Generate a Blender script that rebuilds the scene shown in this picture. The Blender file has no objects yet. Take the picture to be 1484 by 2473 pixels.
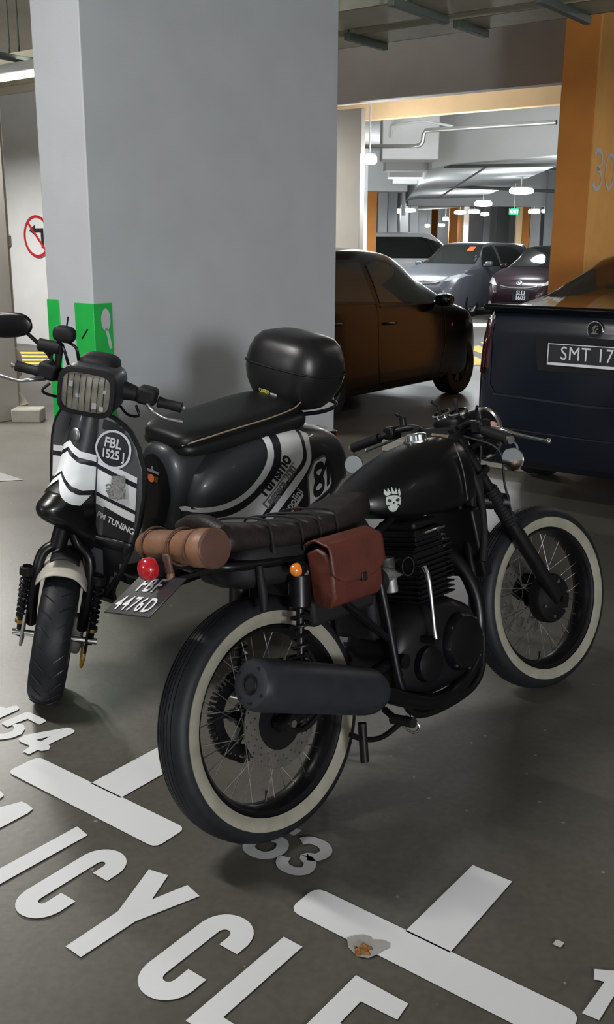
import bpy, bmesh, math, random
from mathutils import Vector, Matrix
from mathutils.bvhtree import BVHTree
from mathutils.geometry import tessellate_polygon
random.seed(7)
C = bpy.context.scene.collection
SC = bpy.context.scene
R = math.radians
# ------------------------------------------------------------------ camera
FPX, TH, RO, CAMH = 2387.1, .264456, .00494377, 1.6
cR = Vector((1, 0, 0)); cF = Vector((0, math.cos(TH), -math.sin(TH))); cU = cR.cross(cF)
cR2 = cR*math.cos(RO) + cU*math.sin(RO); cU2 = -cR*math.sin(RO) + cU*math.cos(RO)
cd = bpy.data.cameras.new('camera'); cam = bpy.data.objects.new('camera', cd); C.objects.link(cam)
cd.sensor_fit = 'VERTICAL'; cd.sensor_height = 24.0; cd.lens = 24.0*FPX/2473.0; cd.clip_end = 300; cd.clip_start = .05
m = Matrix((cR2, cU2, -cF)).transposed().to_4x4(); m.translation = Vector((0, 0, CAMH)); cam.matrix_world = m
SC.camera = cam
# ------------------------------------------------------------------ world, exposure, lights
w = bpy.data.worlds.new('world'); SC.world = w; w.use_nodes = True
w.node_tree.nodes['Background'].inputs[0].default_value = (.78, .86, 1, 1)
w.node_tree.nodes['Background'].inputs[1].default_value = .05
SC.view_settings.view_transform = 'Standard'; SC.view_settings.look = 'None'
SC.view_settings.exposure = 0.0; SC.view_settings.gamma = 1; SC.view_settings.use_curve_mapping = False
YA = math.atan2(-.6067, .7949)                     # building axis a (to the right, towards us)
AX = Vector((.7949, -.6067, 0)); BX = Vector((.6067, .7949, 0))
def W(s, t, z=0.0): return AX*s + BX*t + Vector((0, 0, z))
def ray(x, y): return (cR2*((x-742)/FPX) - cU2*((y-1236.5)/FPX) + cF)
def PZ(x, y, z): d = ray(x, y); return Vector((0, 0, CAMH)) + d*((z-CAMH)/d.z)
def PT(x, y, t):
    d = ray(x, y); return Vector((0, 0, CAMH)) + d*(t/d.dot(BX))
def PY(x, y, Y): d = ray(x, y); return Vector((0, 0, CAMH)) + d*(Y/d.y)
def area_light(name, loc, sx, sy, power, col=(1, .96, .9), rz=YA, rx=0, spread=180):
    l = bpy.data.lights.new(name, 'AREA'); l.shape = 'RECTANGLE'; l.size = sx; l.size_y = sy; l.energy = power; l.color = col; l.spread = R(spread)
    o = bpy.data.objects.new(name, l); C.objects.link(o); o.location = loc; o.rotation_euler = (rx, 0, rz); return o
def point_light(name, loc, power, col, rad=.25):
    l = bpy.data.lights.new(name, 'POINT'); l.energy = power; l.color = col; l.shadow_soft_size = rad
    o = bpy.data.objects.new(name, l); C.objects.link(o); o.location = loc; return o
# side glow of the open batten tubes, then added hall fill without fixtures (s, t, z, power, colour)
point_light('batten_side_light', W(9.4, -4.4, 2.8), 3100, (.93, .96, 1), 1.0)
point_light('batten_side_light', W(-5.4, -5.2, 2.8), 230, (.95, .97, 1))
point_light('hall_fill_light', PY(940, 400, 15.5), 42, (.95, .98, 1), .2)  # added fill for the peach beam; no lamp hangs here
point_light('hall_fill_light', PY(1150, 430, 15.2), 95, (.95, .98, 1), .2)  # added fill for the front of the white girder, no fixture
point_light('hall_fill_light', PY(945, 520, 23.5), 85, (.95, .98, 1), .2)  # added fill for the flat beam that no lamp reaches
NEAR_LAMPS = [  # (s, t, z, length dir a?, power, colour)
    (-3.45, .80, 3.78, True, 118, (1, .97, .92)),
    (4.4, -1.3, 2.95, True, 6, (.9, .95, 1)),
    (-5.4, -5.2, 2.95, True, 110, (.95, .97, 1)),
    (-7.9, 4.9, 2.95, True, 200, (1, .98, .93)),
    (3.0, 4.6, 3.0, True, 10, (1, .93, .84)),
    (-1.2, 8.9, 3.3, True, 34, (1, .94, .85)),
    (-9.4, 9.4, 3.3, True, 120, (1, .97, .92)),
    (-13.0, 7.6, 2.95, True, 170, (1, .98, .95)),
    (9.4, -4.4, 2.95, True, 20, (.95, .97, 1)),
]
# ------------------------------------------------------------------ materials
def mat(name, col, rough=.5, metal=0, noise=0, nscale=20, bump=0, bscale=200, coat=0, emis=None, es=0, spec=.5, col2=None, rvar=0):
    m = bpy.data.materials.new(name); m.use_nodes = True; nt = m.node_tree; b = nt.nodes['Principled BSDF']
    b.inputs['Base Color'].default_value = (*col, 1); b.inputs['Roughness'].default_value = rough
    b.inputs['Metallic'].default_value = metal; b.inputs['Coat Weight'].default_value = coat; b.inputs['Coat Roughness'].default_value = .06
    b.inputs['Specular IOR Level'].default_value = spec
    tc = nt.nodes.new('ShaderNodeTexCoord')
    if noise or col2 or rvar:
        n = nt.nodes.new('ShaderNodeTexNoise'); n.inputs['Scale'].default_value = nscale; n.inputs['Detail'].default_value = 6
        nt.links.new(tc.outputs['Object'], n.inputs['Vector'])
        if noise or col2:
            r = nt.nodes.new('ShaderNodeValToRGB'); r.color_ramp.elements[0].position = .35; r.color_ramp.elements[1].position = .68
            c2 = col2 or tuple(min(1, c*(1+noise)) for c in col); c1 = col if col2 else tuple(c*(1-noise) for c in col)
            r.color_ramp.elements[0].color = (*c1, 1); r.color_ramp.elements[1].color = (*c2, 1)
            nt.links.new(n.outputs['Fac'], r.inputs['Fac']); nt.links.new(r.outputs['Color'], b.inputs['Base Color'])
        if rvar:
            mr = nt.nodes.new('ShaderNodeMapRange'); mr.inputs['To Min'].default_value = max(0, rough-rvar); mr.inputs['To Max'].default_value = rough+rvar
            nt.links.new(n.outputs['Fac'], mr.inputs['Value']); nt.links.new(mr.outputs['Result'], b.inputs['Roughness'])
    if bump:
        n2 = nt.nodes.new('ShaderNodeTexNoise'); n2.inputs['Scale'].default_value = bscale; n2.inputs['Detail'].default_value = 4
        nt.links.new(tc.outputs['Object'], n2.inputs['Vector'])
        bp = nt.nodes.new('ShaderNodeBump'); bp.inputs['Strength'].default_value = bump; bp.inputs['Distance'].default_value = .004
        nt.links.new(n2.outputs['Fac'], bp.inputs['Height']); nt.links.new(bp.outputs['Normal'], b.inputs['Normal'])
    if emis: b.inputs['Emission Color'].default_value = (*emis, 1); b.inputs['Emission Strength'].default_value = es
    return m
M = {}
def floor_material():
    m = bpy.data.materials.new('stained_concrete'); m.use_nodes = True; nt = m.node_tree; b = nt.nodes['Principled BSDF']
    tc = nt.nodes.new('ShaderNodeTexCoord'); L = nt.links.new
    n1 = nt.nodes.new('ShaderNodeTexNoise'); n1.inputs['Scale'].default_value = 1.3; n1.inputs['Detail'].default_value = 8; n1.inputs['Roughness'].default_value = .62
    n2 = nt.nodes.new('ShaderNodeTexNoise'); n2.inputs['Scale'].default_value = 45; n2.inputs['Detail'].default_value = 5
    n3 = nt.nodes.new('ShaderNodeTexVoronoi'); n3.inputs['Scale'].default_value = 9
    n4 = nt.nodes.new('ShaderNodeTexNoise'); n4.inputs['Scale'].default_value = .35; n4.inputs['Detail'].default_value = 3
    for n in (n1, n2, n3, n4): L(tc.outputs['Object'], n.inputs['Vector'])
    r = nt.nodes.new('ShaderNodeValToRGB'); r.color_ramp.elements[0].position = .3; r.color_ramp.elements[1].position = .72
    r.color_ramp.elements[0].color = (.070, .064, .053, 1); r.color_ramp.elements[1].color = (.122, .117, .102, 1)
    L(n1.outputs['Fac'], r.inputs['Fac'])
    mx = nt.nodes.new('ShaderNodeMix'); mx.data_type = 'RGBA'; mx.blend_type = 'MULTIPLY'; mx.inputs[0].default_value = .55
    r2 = nt.nodes.new('ShaderNodeValToRGB'); r2.color_ramp.elements[0].position = .36; r2.color_ramp.elements[1].position = .62
    r2.color_ramp.elements[0].color = (.8, .8, .8, 1); r2.color_ramp.elements[1].color = (1.1, 1.1, 1.1, 1)
    L(n2.outputs['Fac'], r2.inputs['Fac']); L(r.outputs['Color'], mx.inputs[6]); L(r2.outputs['Color'], mx.inputs[7])
    sp = nt.nodes.new('ShaderNodeMath'); sp.operation = 'LESS_THAN'; sp.inputs[1].default_value = .05; L(n3.outputs['Distance'], sp.inputs[0])
    mx2 = nt.nodes.new('ShaderNodeMix'); mx2.data_type = 'RGBA'; L(sp.outputs[0], mx2.inputs[0]); L(mx.outputs[2], mx2.inputs[6]); mx2.inputs[7].default_value = (.24, .235, .215, 1)
    L(mx2.outputs[2], b.inputs['Base Color'])
    mr = nt.nodes.new('ShaderNodeMapRange'); mr.inputs['From Min'].default_value = .3; mr.inputs['From Max'].default_value = .7
    mr.inputs['To Min'].default_value = .32; mr.inputs['To Max'].default_value = .55; L(n4.outputs['Fac'], mr.inputs['Value']); L(mr.outputs['Result'], b.inputs['Roughness'])
    bp = nt.nodes.new('ShaderNodeBump'); bp.inputs['Strength'].default_value = .15; bp.inputs['Distance'].default_value = .003
    L(n2.outputs['Fac'], bp.inputs['Height']); L(bp.outputs['Normal'], b.inputs['Normal'])
    return m
M['floor'] = floor_material()
M['wall_paint'] = mat('grey_white_wall_paint', (.46, .48, .50), .75, noise=.03, nscale=4, bump=.12, bscale=120)
M['warm_wall'] = mat('warm_white_wall_paint', (.60, .57, .52), .75, noise=.04, nscale=3, bump=.1, bscale=120)
M['white_wall'] = mat('white_wall_paint', (.74, .75, .75), .75, noise=.03, nscale=3)
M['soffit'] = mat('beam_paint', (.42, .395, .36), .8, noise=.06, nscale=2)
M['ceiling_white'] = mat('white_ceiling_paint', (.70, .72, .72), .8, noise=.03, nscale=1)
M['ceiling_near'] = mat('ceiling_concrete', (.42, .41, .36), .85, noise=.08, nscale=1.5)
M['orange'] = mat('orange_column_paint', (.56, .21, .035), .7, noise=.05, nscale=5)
M['peach'] = mat('peach_beam_paint', (.80, .56, .31), .7, noise=.04, nscale=3)
M['green'] = mat('green_corner_paint', (.012, .40, .06), .6, noise=.08, nscale=9)
def worn_paint(name, col, thr):
    m = mat(name, col, .6); nt = m.node_tree; b = nt.nodes['Principled BSDF']; L = nt.links.new
    tc = [n for n in nt.nodes if n.type == 'TEX_COORD'][0]
    n = nt.nodes.new('ShaderNodeTexNoise'); n.inputs['Scale'].default_value = 7; n.inputs['Detail'].default_value = 9; n.inputs['Roughness'].default_value = .7
    n2 = nt.nodes.new('ShaderNodeTexNoise'); n2.inputs['Scale'].default_value = 2.2; n2.inputs['Detail'].default_value = 5
    L(tc.outputs['Object'], n.inputs['Vector']); L(tc.outputs['Object'], n2.inputs['Vector'])
    r = nt.nodes.new('ShaderNodeValToRGB'); e = r.color_ramp.elements; e[0].position = thr; e[1].position = thr+.012
    e[0].color = (.17, .17, .17, 1); e[1].color = (*col, 1); L(n.outputs['Fac'], r.inputs['Fac'])
    r2 = nt.nodes.new('ShaderNodeValToRGB'); r2.color_ramp.elements[0].color = (.86, .86, .86, 1); r2.color_ramp.elements[1].color = (1, 1, 1, 1)
    L(n2.outputs['Fac'], r2.inputs['Fac'])
    mx = nt.nodes.new('ShaderNodeMix'); mx.data_type = 'RGBA'; mx.blend_type = 'MULTIPLY'; mx.inputs[0].default_value = 1
    L(r.outputs['Color'], mx.inputs[6]); L(r2.outputs['Color'], mx.inputs[7]); L(mx.outputs[2], b.inputs['Base Color']); return m
M['road_white'] = worn_paint('white_road_paint', (.72, .74, .76), .265)
M['road_faded'] = worn_paint('faded_white_road_paint', (.52, .53, .54), .30)
M['road_yellow'] = mat('yellow_road_paint', (.72, .52, .06), .6, noise=.12, nscale=12)
M['road_black'] = mat('black_road_paint', (.10, .10, .10), .6, noise=.12, nscale=12)
M['tyre'] = mat('black_rubber', (.010, .011, .013), .52, noise=.2, nscale=40, bump=.05, spec=.28)
M['white_rubber'] = mat('whitewall_rubber', (.255, .237, .190), .6, noise=.12, nscale=16, bump=.05)
M['gloss_black'] = mat('gloss_black_paint', (.004, .004, .005), .34, coat=.05, spec=.28)
M['satin_black'] = mat('satin_black_metal', (.006, .006, .007), .42, noise=.15, nscale=30, spec=.25)
M['matt_black'] = mat('matt_black_plastic', (.010, .010, .011), .6, bump=.15, bscale=400, spec=.25)
M['muffler'] = mat('grey_black_muffler_coat', (.020, .023, .028), .45, noise=.12, nscale=25, spec=.3)
M['chrome'] = mat('chrome', (.82, .83, .84), .12, metal=1)
M['steel'] = mat('brushed_steel', (.42, .42, .42), .35, metal=1, noise=.15, nscale=30)
M['dull_steel'] = mat('dull_disc_steel', (.23, .215, .195), .45, metal=.85, noise=.15, nscale=30)
M['alloy'] = mat('grey_alloy', (.30, .30, .30), .5, metal=.7, noise=.15, nscale=30)
M['seat_leather'] = mat('dark_brown_seat_leather', (.013, .009, .009), .5, noise=.2, nscale=20, bump=.5, bscale=60, spec=.35)
M['tan_leather'] = mat('tan_leather', (.185, .088, .045), .5, noise=.14, nscale=14, bump=.25, bscale=90)
M['dark_tan'] = mat('dark_tan_leather', (.085, .040, .028), .5, noise=.14, nscale=14, bump=.2)
M['red_leather'] = mat('reddish_brown_leather', (.088, .020, .012), .5, noise=.14, nscale=18, bump=.3, bscale=120)
M['red_lens'] = mat('red_lens', (.42, .012, .018), .18, coat=.6)
M['amber'] = mat('amber_lens', (.75, .19, .015), .2, coat=.6)
M['mirror'] = mat('mirror_glass', (.78, .80, .80), .04, metal=1)
M['plate_black'] = mat('black_plate', (.018, .019, .024), .35)
M['plate_white'] = mat('white_plate_lettering', (.72, .73, .76), .5)
M['scooter_grey'] = mat('charcoal_metallic_paint', (.034, .038, .042), .42, metal=.3, coat=.12)
M['scooter_light'] = mat('grey_metallic_paint', (.115, .120, .128), .40, metal=.4, coat=.25)
M['scooter_black'] = mat('black_scooter_paint', (.007, .007, .008), .28, coat=.2, spec=.4)
M['stripe_white'] = mat('white_stripe_vinyl', (.80, .82, .83), .4, noise=.02, nscale=20)
M['stripe_black'] = mat('black_stripe_vinyl', (.012, .012, .020), .35)
M['badge_grey'] = mat('grey_vinyl', (.16, .16, .17), .4)
M['vinyl_seat'] = mat('black_vinyl', (.009, .010, .010), .42, spec=.35, bump=.12, bscale=300, noise=.1, nscale=30)
M['piping'] = mat('tan_piping', (.30, .22, .15), .6)
M['box_plastic'] = mat('black_box_plastic', (.010, .010, .011), .34, bump=.1, bscale=500, spec=.6)
M['smoke_lens'] = mat('smoked_reflector', (.09, .09, .10), .15, coat=.6)
M['yellow_print'] = mat('yellow_print', (.62, .55, .10), .5)
M['orange_print'] = mat('orange_print', (.50, .12, .04), .5)
M['gold'] = mat('gold_anodised', (.62, .42, .14), .3, metal=1)
M['rubber_hose'] = mat('amber_brake_hose', (.36, .20, .03), .45)
M['dark_glass'] = mat('dark_car_glass', (.012, .014, .012), .05, coat=.3, spec=.5)
M['tinted_glass'] = mat('tinted_window_glass', (.030, .034, .029), .04, spec=.5)
M['car_black'] = mat('black_car_paint', (.004, .004, .004), .16, coat=.25, spec=.35)
M['car_navy'] = mat('navy_car_paint', (.006, .009, .016), .24, coat=.2, spec=.35)
M['car_silver'] = mat('silver_car_paint', (.11, .12, .135), .32, metal=.4, coat=.3)
M['car_maroon'] = mat('maroon_car_paint', (.016, .007, .011), .26, metal=.2, coat=.15, spec=.35)
M['car_white'] = mat('white_car_paint', (.62, .63, .64), .25, coat=.2)
M['car_dark'] = mat('dark_grey_car_paint', (.02, .022, .025), .25, coat=.2)
M['car_red_lens'] = mat('dark_red_tail_lens', (.055, .010, .012), .12, coat=1)
M['bright_red_lens'] = mat('bright_red_lens', (.6, .01, .02), .2, coat=.6)
M['headlamp'] = mat('clear_headlamp_glass', (.62, .64, .66), .12, metal=.5, coat=1)
M['lens_glass'] = mat('ribbed_headlight_glass', (.27, .255, .215), .2, metal=.4, coat=.8, noise=.35, nscale=16)
M['sign_red'] = mat('sign_red', (.52, .02, .03), .5)
M['sign_black'] = mat('sign_black', (.02, .02, .03), .5)
M['tray'] = mat('galvanised_tray', (.50, .48, .37), .55, metal=.15, noise=.08, nscale=6)
M['bracket'] = mat('dark_green_bracket', (.10, .12, .105), .6)
M['pipe_iron'] = mat('galvanised_pipe', (.42, .42, .41), .35, metal=.8)
M['pipe_tan'] = mat('tan_painted_pipe', (.44, .38, .31), .6, noise=.08, nscale=8)
M['kerb'] = mat('kerb_concrete', (.33, .315, .28), .8, noise=.1, nscale=8, bump=.3, bscale=60)
M['lamp'] = mat('lamp_glow', (1, 1, 1), .4, emis=(.93, .97, 1), es=26)
M['lamp_near'] = mat('lamp_tube_glow', (1, 1, 1), .4, emis=(1, .97, .92), es=2.5)
M['exit_green'] = mat('exit_sign_green', (.02, .5, .2), .5, emis=(.03, .75, .3), es=1.6)
M['rust'] = mat('rusty_bolt_stain', (.22, .10, .03), .9, noise=.5, nscale=90, bump=.8, bscale=160)
M['paint_patch'] = mat('bare_concrete_patch', (.30, .30, .29), .8, noise=.12, nscale=20)
M['copper_pink'] = mat('pink_fabric', (.42, .22, .19), .8)
# ------------------------------------------------------------------ mesh building
def catmull(pts, n=6, closed=False):
    pts = [Vector(p) for p in pts]; out = []; N = len(pts)
    rng = range(N if closed else N-1)
    for i in rng:
        if closed: p0, p1, p2, p3 = pts[i-1], pts[i], pts[(i+1) % N], pts[(i+2) % N]
        else: p0 = pts[i-1] if i else pts[0]*2-pts[1]; p1 = pts[i]; p2 = pts[i+1]; p3 = pts[i+2] if i+2 < N else pts[-1]*2-pts[-2]
        for k in range(n):
            t = k/n
            out.append(.5*((2*p1)+(p2-p0)*t+(2*p0-5*p1+4*p2-p3)*t*t+(3*p1-p0-3*p2+p3)*t**3))
    if not closed: out.append(pts[-1])
    return out
class G:
    def __init__(s): s.v = []; s.f = []
    def add(s, vs, fs):
        b = len(s.v); s.v += [Vector(v) for v in vs]; s.f += [tuple(i+b for i in f) for f in fs]; return s
    def box(s, c, size, mtx=None):
        c = Vector(c); x, y, z = [k/2 for k in size]
        vs = [Vector((i*x, j*y, k*z)) for i in (-1, 1) for j in (-1, 1) for k in (-1, 1)]
        if mtx: vs = [mtx @ v for v in vs]
        return s.add([v+c for v in vs], [(0, 1, 3, 2), (4, 6, 7, 5), (0, 4, 5, 1), (2, 3, 7, 6), (0, 2, 6, 4), (1, 5, 7, 3)])
    def span(s, lo, hi): return s.box([(a+b)/2 for a, b in zip(lo, hi)], [abs(b-a) for a, b in zip(lo, hi)])
    def tube(s, pts, r, n=12, smooth=0, caps=True, closed=False):
        if smooth: 
            pts = catmull(pts, smooth, closed)
        pts = [Vector(p) for p in pts]; N = len(pts)
        rs = r if isinstance(r, (list, tuple)) else [r]*N
        if len(rs) != N:
            rs = [rs[min(len(rs)-1, int(i/(N-1)*(len(rs)-1)))]*(1-(i/(N-1)*(len(rs)-1)) % 1)+rs[min(len(rs)-1, int(i/(N-1)*(len(rs)-1))+1)]*((i/(N-1)*(len(rs)-1)) % 1) for i in range(N)]
        b = len(s.v); up = None
        for i, p in enumerate(pts):
            if closed: d = (pts[(i+1) % N]-pts[i-1])
            else: d = (pts[min(i+1, N-1)]-pts[max(i-1, 0)])
            d.normalize()
            if up is None: up = d.orthogonal().normalized()
            up = (up-d*up.dot(d)); up = up.normalized() if up.length > 1e-6 else d.orthogonal().normalized()
            q = d.cross(up)
            for k in range(n):
                a = 2*math.pi*k/n; s.v.append(p+(up*math.cos(a)+q*math.sin(a))*rs[i])
        for i in range(N if closed else N-1):
            j = (i+1) % N
            for k in range(n): s.f.append((b+i*n+k, b+i*n+(k+1) % n, b+j*n+(k+1) % n, b+j*n+k))
        if caps and not closed: s.f.append(tuple(b+k for k in reversed(range(n)))); s.f.append(tuple(b+(N-1)*n+k for k in range(n)))
        return s
    def cyl(s, p0, p1, r, n=24): return s.tube([p0, p1], r, n)
    def lathe(s, prof, c=(0, 0, 0), axis=(0, 1, 0), n=48, closed=False, a0=0, a1=2*math.pi):
        # prof: (radius, offset along axis)
        ax = Vector(axis).normalized(); u = ax.orthogonal().normalized()
        if abs(ax.y) > .99: u = Vector((1, 0, 0))
        q = ax.cross(u); c = Vector(c); b = len(s.v); full = abs(a1-a0-2*math.pi) < 1e-6; K = n if full else n+1; P = len(prof)
        for k in range(K):
            a = a0+(a1-a0)*k/n; d = u*math.cos(a)+q*math.sin(a)
            for r, o in prof: s.v.append(c+d*r+ax*o)
        for k in range(n):
            k2 = (k+1) % K if full else k+1
            for i in range(P if closed else P-1):
                j = (i+1) % P; s.f.append((b+k*P+i, b+k2*P+i, b+k2*P+j, b+k*P+j))
        return s
    def ell(s, c, r, n=24, m=14, pw=1.0, mtx=None, pz=None):
        c = Vector(c); b = len(s.v); pz = pz or pw
        def sp(x, p): return math.copysign(abs(x)**p, x)
        for i in range(m+1):
            th = -math.pi/2+math.pi*i/m
            for k in range(n):
                a = 2*math.pi*k/n
                v = Vector((r[0]*sp(math.cos(th), pz)*sp(math.cos(a), pw), r[1]*sp(math.cos(th), pz)*sp(math.sin(a), pw), r[2]*sp(math.sin(th), pz)))
                if mtx: v = mtx @ v
                s.v.append(c+v)
        for i in range(m):
            for k in range(n): s.f.append((b+i*n+k, b+i*n+(k+1) % n, b+(i+1)*n+(k+1) % n, b+(i+1)*n+k))
        return s
    def loft(s, rings, cap=True):
        b = len(s.v); n = len(rings[0])
        for r in rings: s.v += [Vector(p) for p in r]
        for i in range(len(rings)-1):
            for k in range(n): s.f.append((b+i*n+k, b+i*n+(k+1) % n, b+(i+1)*n+(k+1) % n, b+(i+1)*n+k))
        if cap: s.f.append(tuple(b+k for k in reversed(range(n)))); s.f.append(tuple(b+(len(rings)-1)*n+k for k in range(n)))
        return s
    def prism(s, poly, o, u, v, depth):
        # polygon (u,v) extruded along u x v
        o, u, v = Vector(o), Vector(u), Vector(v); w_ = u.cross(v).normalized()*depth; n = len(poly)
        A = [o+u*p[0]+v*p[1] for p in poly]
        return s.add(A+[a+w_ for a in A], [tuple(reversed(range(n))), tuple(range(n, 2*n))]+[(i, (i+1) % n, n+(i+1) % n, n+i) for i in range(n)])
    def grid(s, fn, nu, nv):
        b = len(s.v)
        for i in range(nu+1):
            for j in range(nv+1): s.v.append(Vector(fn(i/nu, j/nv)))
        for i in range(nu):
            for j in range(nv): q = b+i*(nv+1)+j; s.f.append((q, q+nv+1, q+nv+2, q+1))
        return s
    def move(s, mtx): s.v = [mtx @ v for v in s.v]; return s
    def build(s, name, m, parent=None, bevel=0, seg=2, ang=38, solid=0, sub=0, recalc=True):
        me = bpy.data.meshes.new(name); me.from_pydata([tuple(v) for v in s.v], [], s.f)
        bm = bmesh.new(); bm.from_mesh(me); bmesh.ops.remove_doubles(bm, verts=bm.verts, dist=1e-5)
        if recalc: bmesh.ops.recalc_face_normals(bm, faces=bm.faces)
        for f in bm.faces: f.smooth = True
        bm.to_mesh(me); bm.free(); me.set_sharp_from_angle(angle=R(ang)); me.materials.append(m)
        o = bpy.data.objects.new(name, me); C.objects.link(o)
        if parent: o.parent = parent
        if solid: q = o.modifiers.new('s', 'SOLIDIFY'); q.thickness = solid; q.offset = 0
        if bevel: q = o.modifiers.new('b', 'BEVEL'); q.width = bevel; q.segments = seg; q.limit_method = 'ANGLE'; q.angle_limit = R(40); q.harden_normals = False
        if sub: q = o.modifiers.new('u', 'SUBSURF'); q.levels = sub; q.render_levels = sub
        return o
def tag(o, label, cat=None, group=None, kind=None):
    if label: o['label'] = label
    if cat: o['category'] = cat
    if group: o['group'] = group
    if kind: o['kind'] = kind
    return o
def thing(name, label, cat, mtx=None, group=None):
    o = bpy.data.objects.new(name, None); C.objects.link(o); o.empty_display_size = .1
    if mtx is not None: o.matrix_world = mtx
    return tag(o, label, cat, group)
def struct(name, g, m, **k): o = g.build(name, m, **k); o['kind'] = 'structure'; return o
def frame(loc, yaw, lean=0):
    y, l = R(yaw), R(lean); f = Vector((math.cos(y), math.sin(y), 0)); lf = Vector((-math.sin(y), math.cos(y), 0)); z = Vector((0, 0, 1))
    u = z*math.cos(l)+lf*math.sin(l); ll = lf*math.cos(l)-z*math.sin(l)
    m = Matrix((f, ll, u)).transposed().to_4x4(); m.translation = Vector(loc); return m
def frame_at(mtx, x, y, z):
    return mtx @ Matrix.Translation((x, y, z))
def copy_part(o, parent, mtx=None):
    c = o.copy(); C.objects.link(c); c.parent = parent
    if mtx is not None: c.matrix_local = mtx
    return c
def bvh(objs):
    vs, fs = [], []
    dg = bpy.context.evaluated_depsgraph_get()
    for o in objs:
        if isinstance(o, G):
            b = len(vs); vs += o.v; fs += [tuple(i+b for i in f) for f in o.f]
        else:
            me = o.evaluated_get(dg).to_mesh(); b = len(vs); vs += [v.co.copy() for v in me.vertices]; fs += [tuple(i+b for i in p.vertices) for p in me.polygons]
    return BVHTree.FromPolygons(vs, fs)
def text_geo(txt, size=1, bold=0, align='CENTER', xs=1, spacing=1, shear=0):
    cu = bpy.data.curves.new('t', 'FONT'); cu.body = txt; cu.size = size; cu.align_x = align; cu.align_y = 'CENTER'; cu.offset = bold; cu.shear = shear
    cu.resolution_u = 4; cu.space_character = spacing
    o = bpy.data.objects.new('t', cu); C.objects.link(o); dg = bpy.context.evaluated_depsgraph_get(); dg.update()
    me = o.evaluated_get(dg).to_mesh(); vs = [(v.co.x*xs, v.co.y) for v in me.vertices]; fs = [tuple(p.vertices) for p in me.polygons]
    o.evaluated_get(dg).to_mesh_clear(); C.objects.unlink(o); bpy.data.objects.remove(o); bpy.data.curves.remove(cu)
    return vs, fs
def decal(name, m, parent, shapes, o, u, v, d, tree=None, off=.0015, step=.03, maxd=3):
    """shapes: list of polygons (list of (a,b)) or (verts, faces) in the (u,v) plane at origin o, thrown along d onto tree"""
    o, u, v, d = Vector(o), Vector(u), Vector(v), Vector(d).normalized(); bm = bmesh.new()
    for sh in shapes:
        if isinstance(sh, tuple):
            vs = [bm.verts.new((a, b, 0)) for a, b in sh[0]]
            for f in sh[1]:
                try: bm.faces.new([vs[i] for i in f])
                except ValueError: pass
        else:
            vs = [bm.verts.new((a, b, 0)) for a, b in sh]
            for t in tessellate_polygon([[Vector((a, b, 0)) for a, b in sh]]):
                try: bm.faces.new([vs[i] for i in t])
                except ValueError: pass
    if tree and step and bm.verts:
        for ax in (0, 1):
            lo = min(q.co[ax] for q in bm.verts); hi = max(q.co[ax] for q in bm.verts); k = lo+step
            while k < hi:
                co = Vector((0, 0, 0)); co[ax] = k; no = Vector((0, 0, 0)); no[ax] = 1
                bmesh.ops.bisect_plane(bm, geom=bm.verts[:]+bm.edges[:]+bm.faces[:], plane_co=co, plane_no=no); k += step
    bad = []
    for q in bm.verts:
        p = o+u*q.co.x+v*q.co.y
        if tree:
            hit, n, _, _ = tree.ray_cast(p, d, maxd)
            if hit is None: bad.append(q); continue
            if n.dot(d) > 0: n = -n
            p = hit+n*off
        q.co = p
    if bad: bmesh.ops.delete(bm, geom=bad, context='VERTS')
    me = bpy.data.meshes.new(name); bm.to_mesh(me); bm.free(); me.materials.append(m)
    for p in me.polygons: p.use_smooth = True
    ob = bpy.data.objects.new(name, me); C.objects.link(ob)
    if parent: ob.parent = parent
    return ob
def circ(cx, cy, r, n=32, r2=None):
    return [(cx+r*math.cos(2*math.pi*k/n), cy+(r2 or r)*math.sin(2*math.pi*k/n)) for k in range(n)]
def ringgeo(cx, cy, r0, r1, n=40, k=1):
    vs = []; fs = []
    for i in range(n):
        a = 2*math.pi*i/n; vs += [(cx+r0*math.cos(a), cy+k*r0*math.sin(a)), (cx+r1*math.cos(a), cy+k*r1*math.sin(a))]
    for i in range(n): j = (i+1) % n; fs.append((2*i, 2*i+1, 2*j+1, 2*j))
    return (vs, fs)
def stroke(pts, w, n=5, smooth=True):
    """a painted stroke of constant width along a centre line"""
    P = [Vector((a, b, 0)) for a, b in pts]
    if smooth: P = catmull(P, n)
    L_, R_ = [], []
    for i, p in enumerate(P):
        d = (P[min(i+1, len(P)-1)]-P[max(i-1, 0)]).normalized(); q = Vector((-d.y, d.x, 0))*w/2
        L_.append(p+q); R_.append(p-q)
    vs = [(a.x, a.y) for a in L_]+[(a.x, a.y) for a in R_]; n_ = len(P)
    return (vs, [(i, i+1, n_+i+1, n_+i) for i in range(n_-1)])
def moved(geo, dx, dy, sc=1, rot=0, fx=1):
    vs, fs = geo if isinstance(geo, tuple) else (geo, None)
    c, s_ = math.cos(rot), math.sin(rot)
    nv = [(dx+(a*sc*fx*c-b*sc*s_), dy+(a*sc*fx*s_+b*sc*c)) for a, b in vs]
    return (nv, fs) if fs is not None else nv
M['cream_guard'] = mat('cream_grey_mudguard_paint', (.40, .38, .33), .55, noise=.05)
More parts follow.
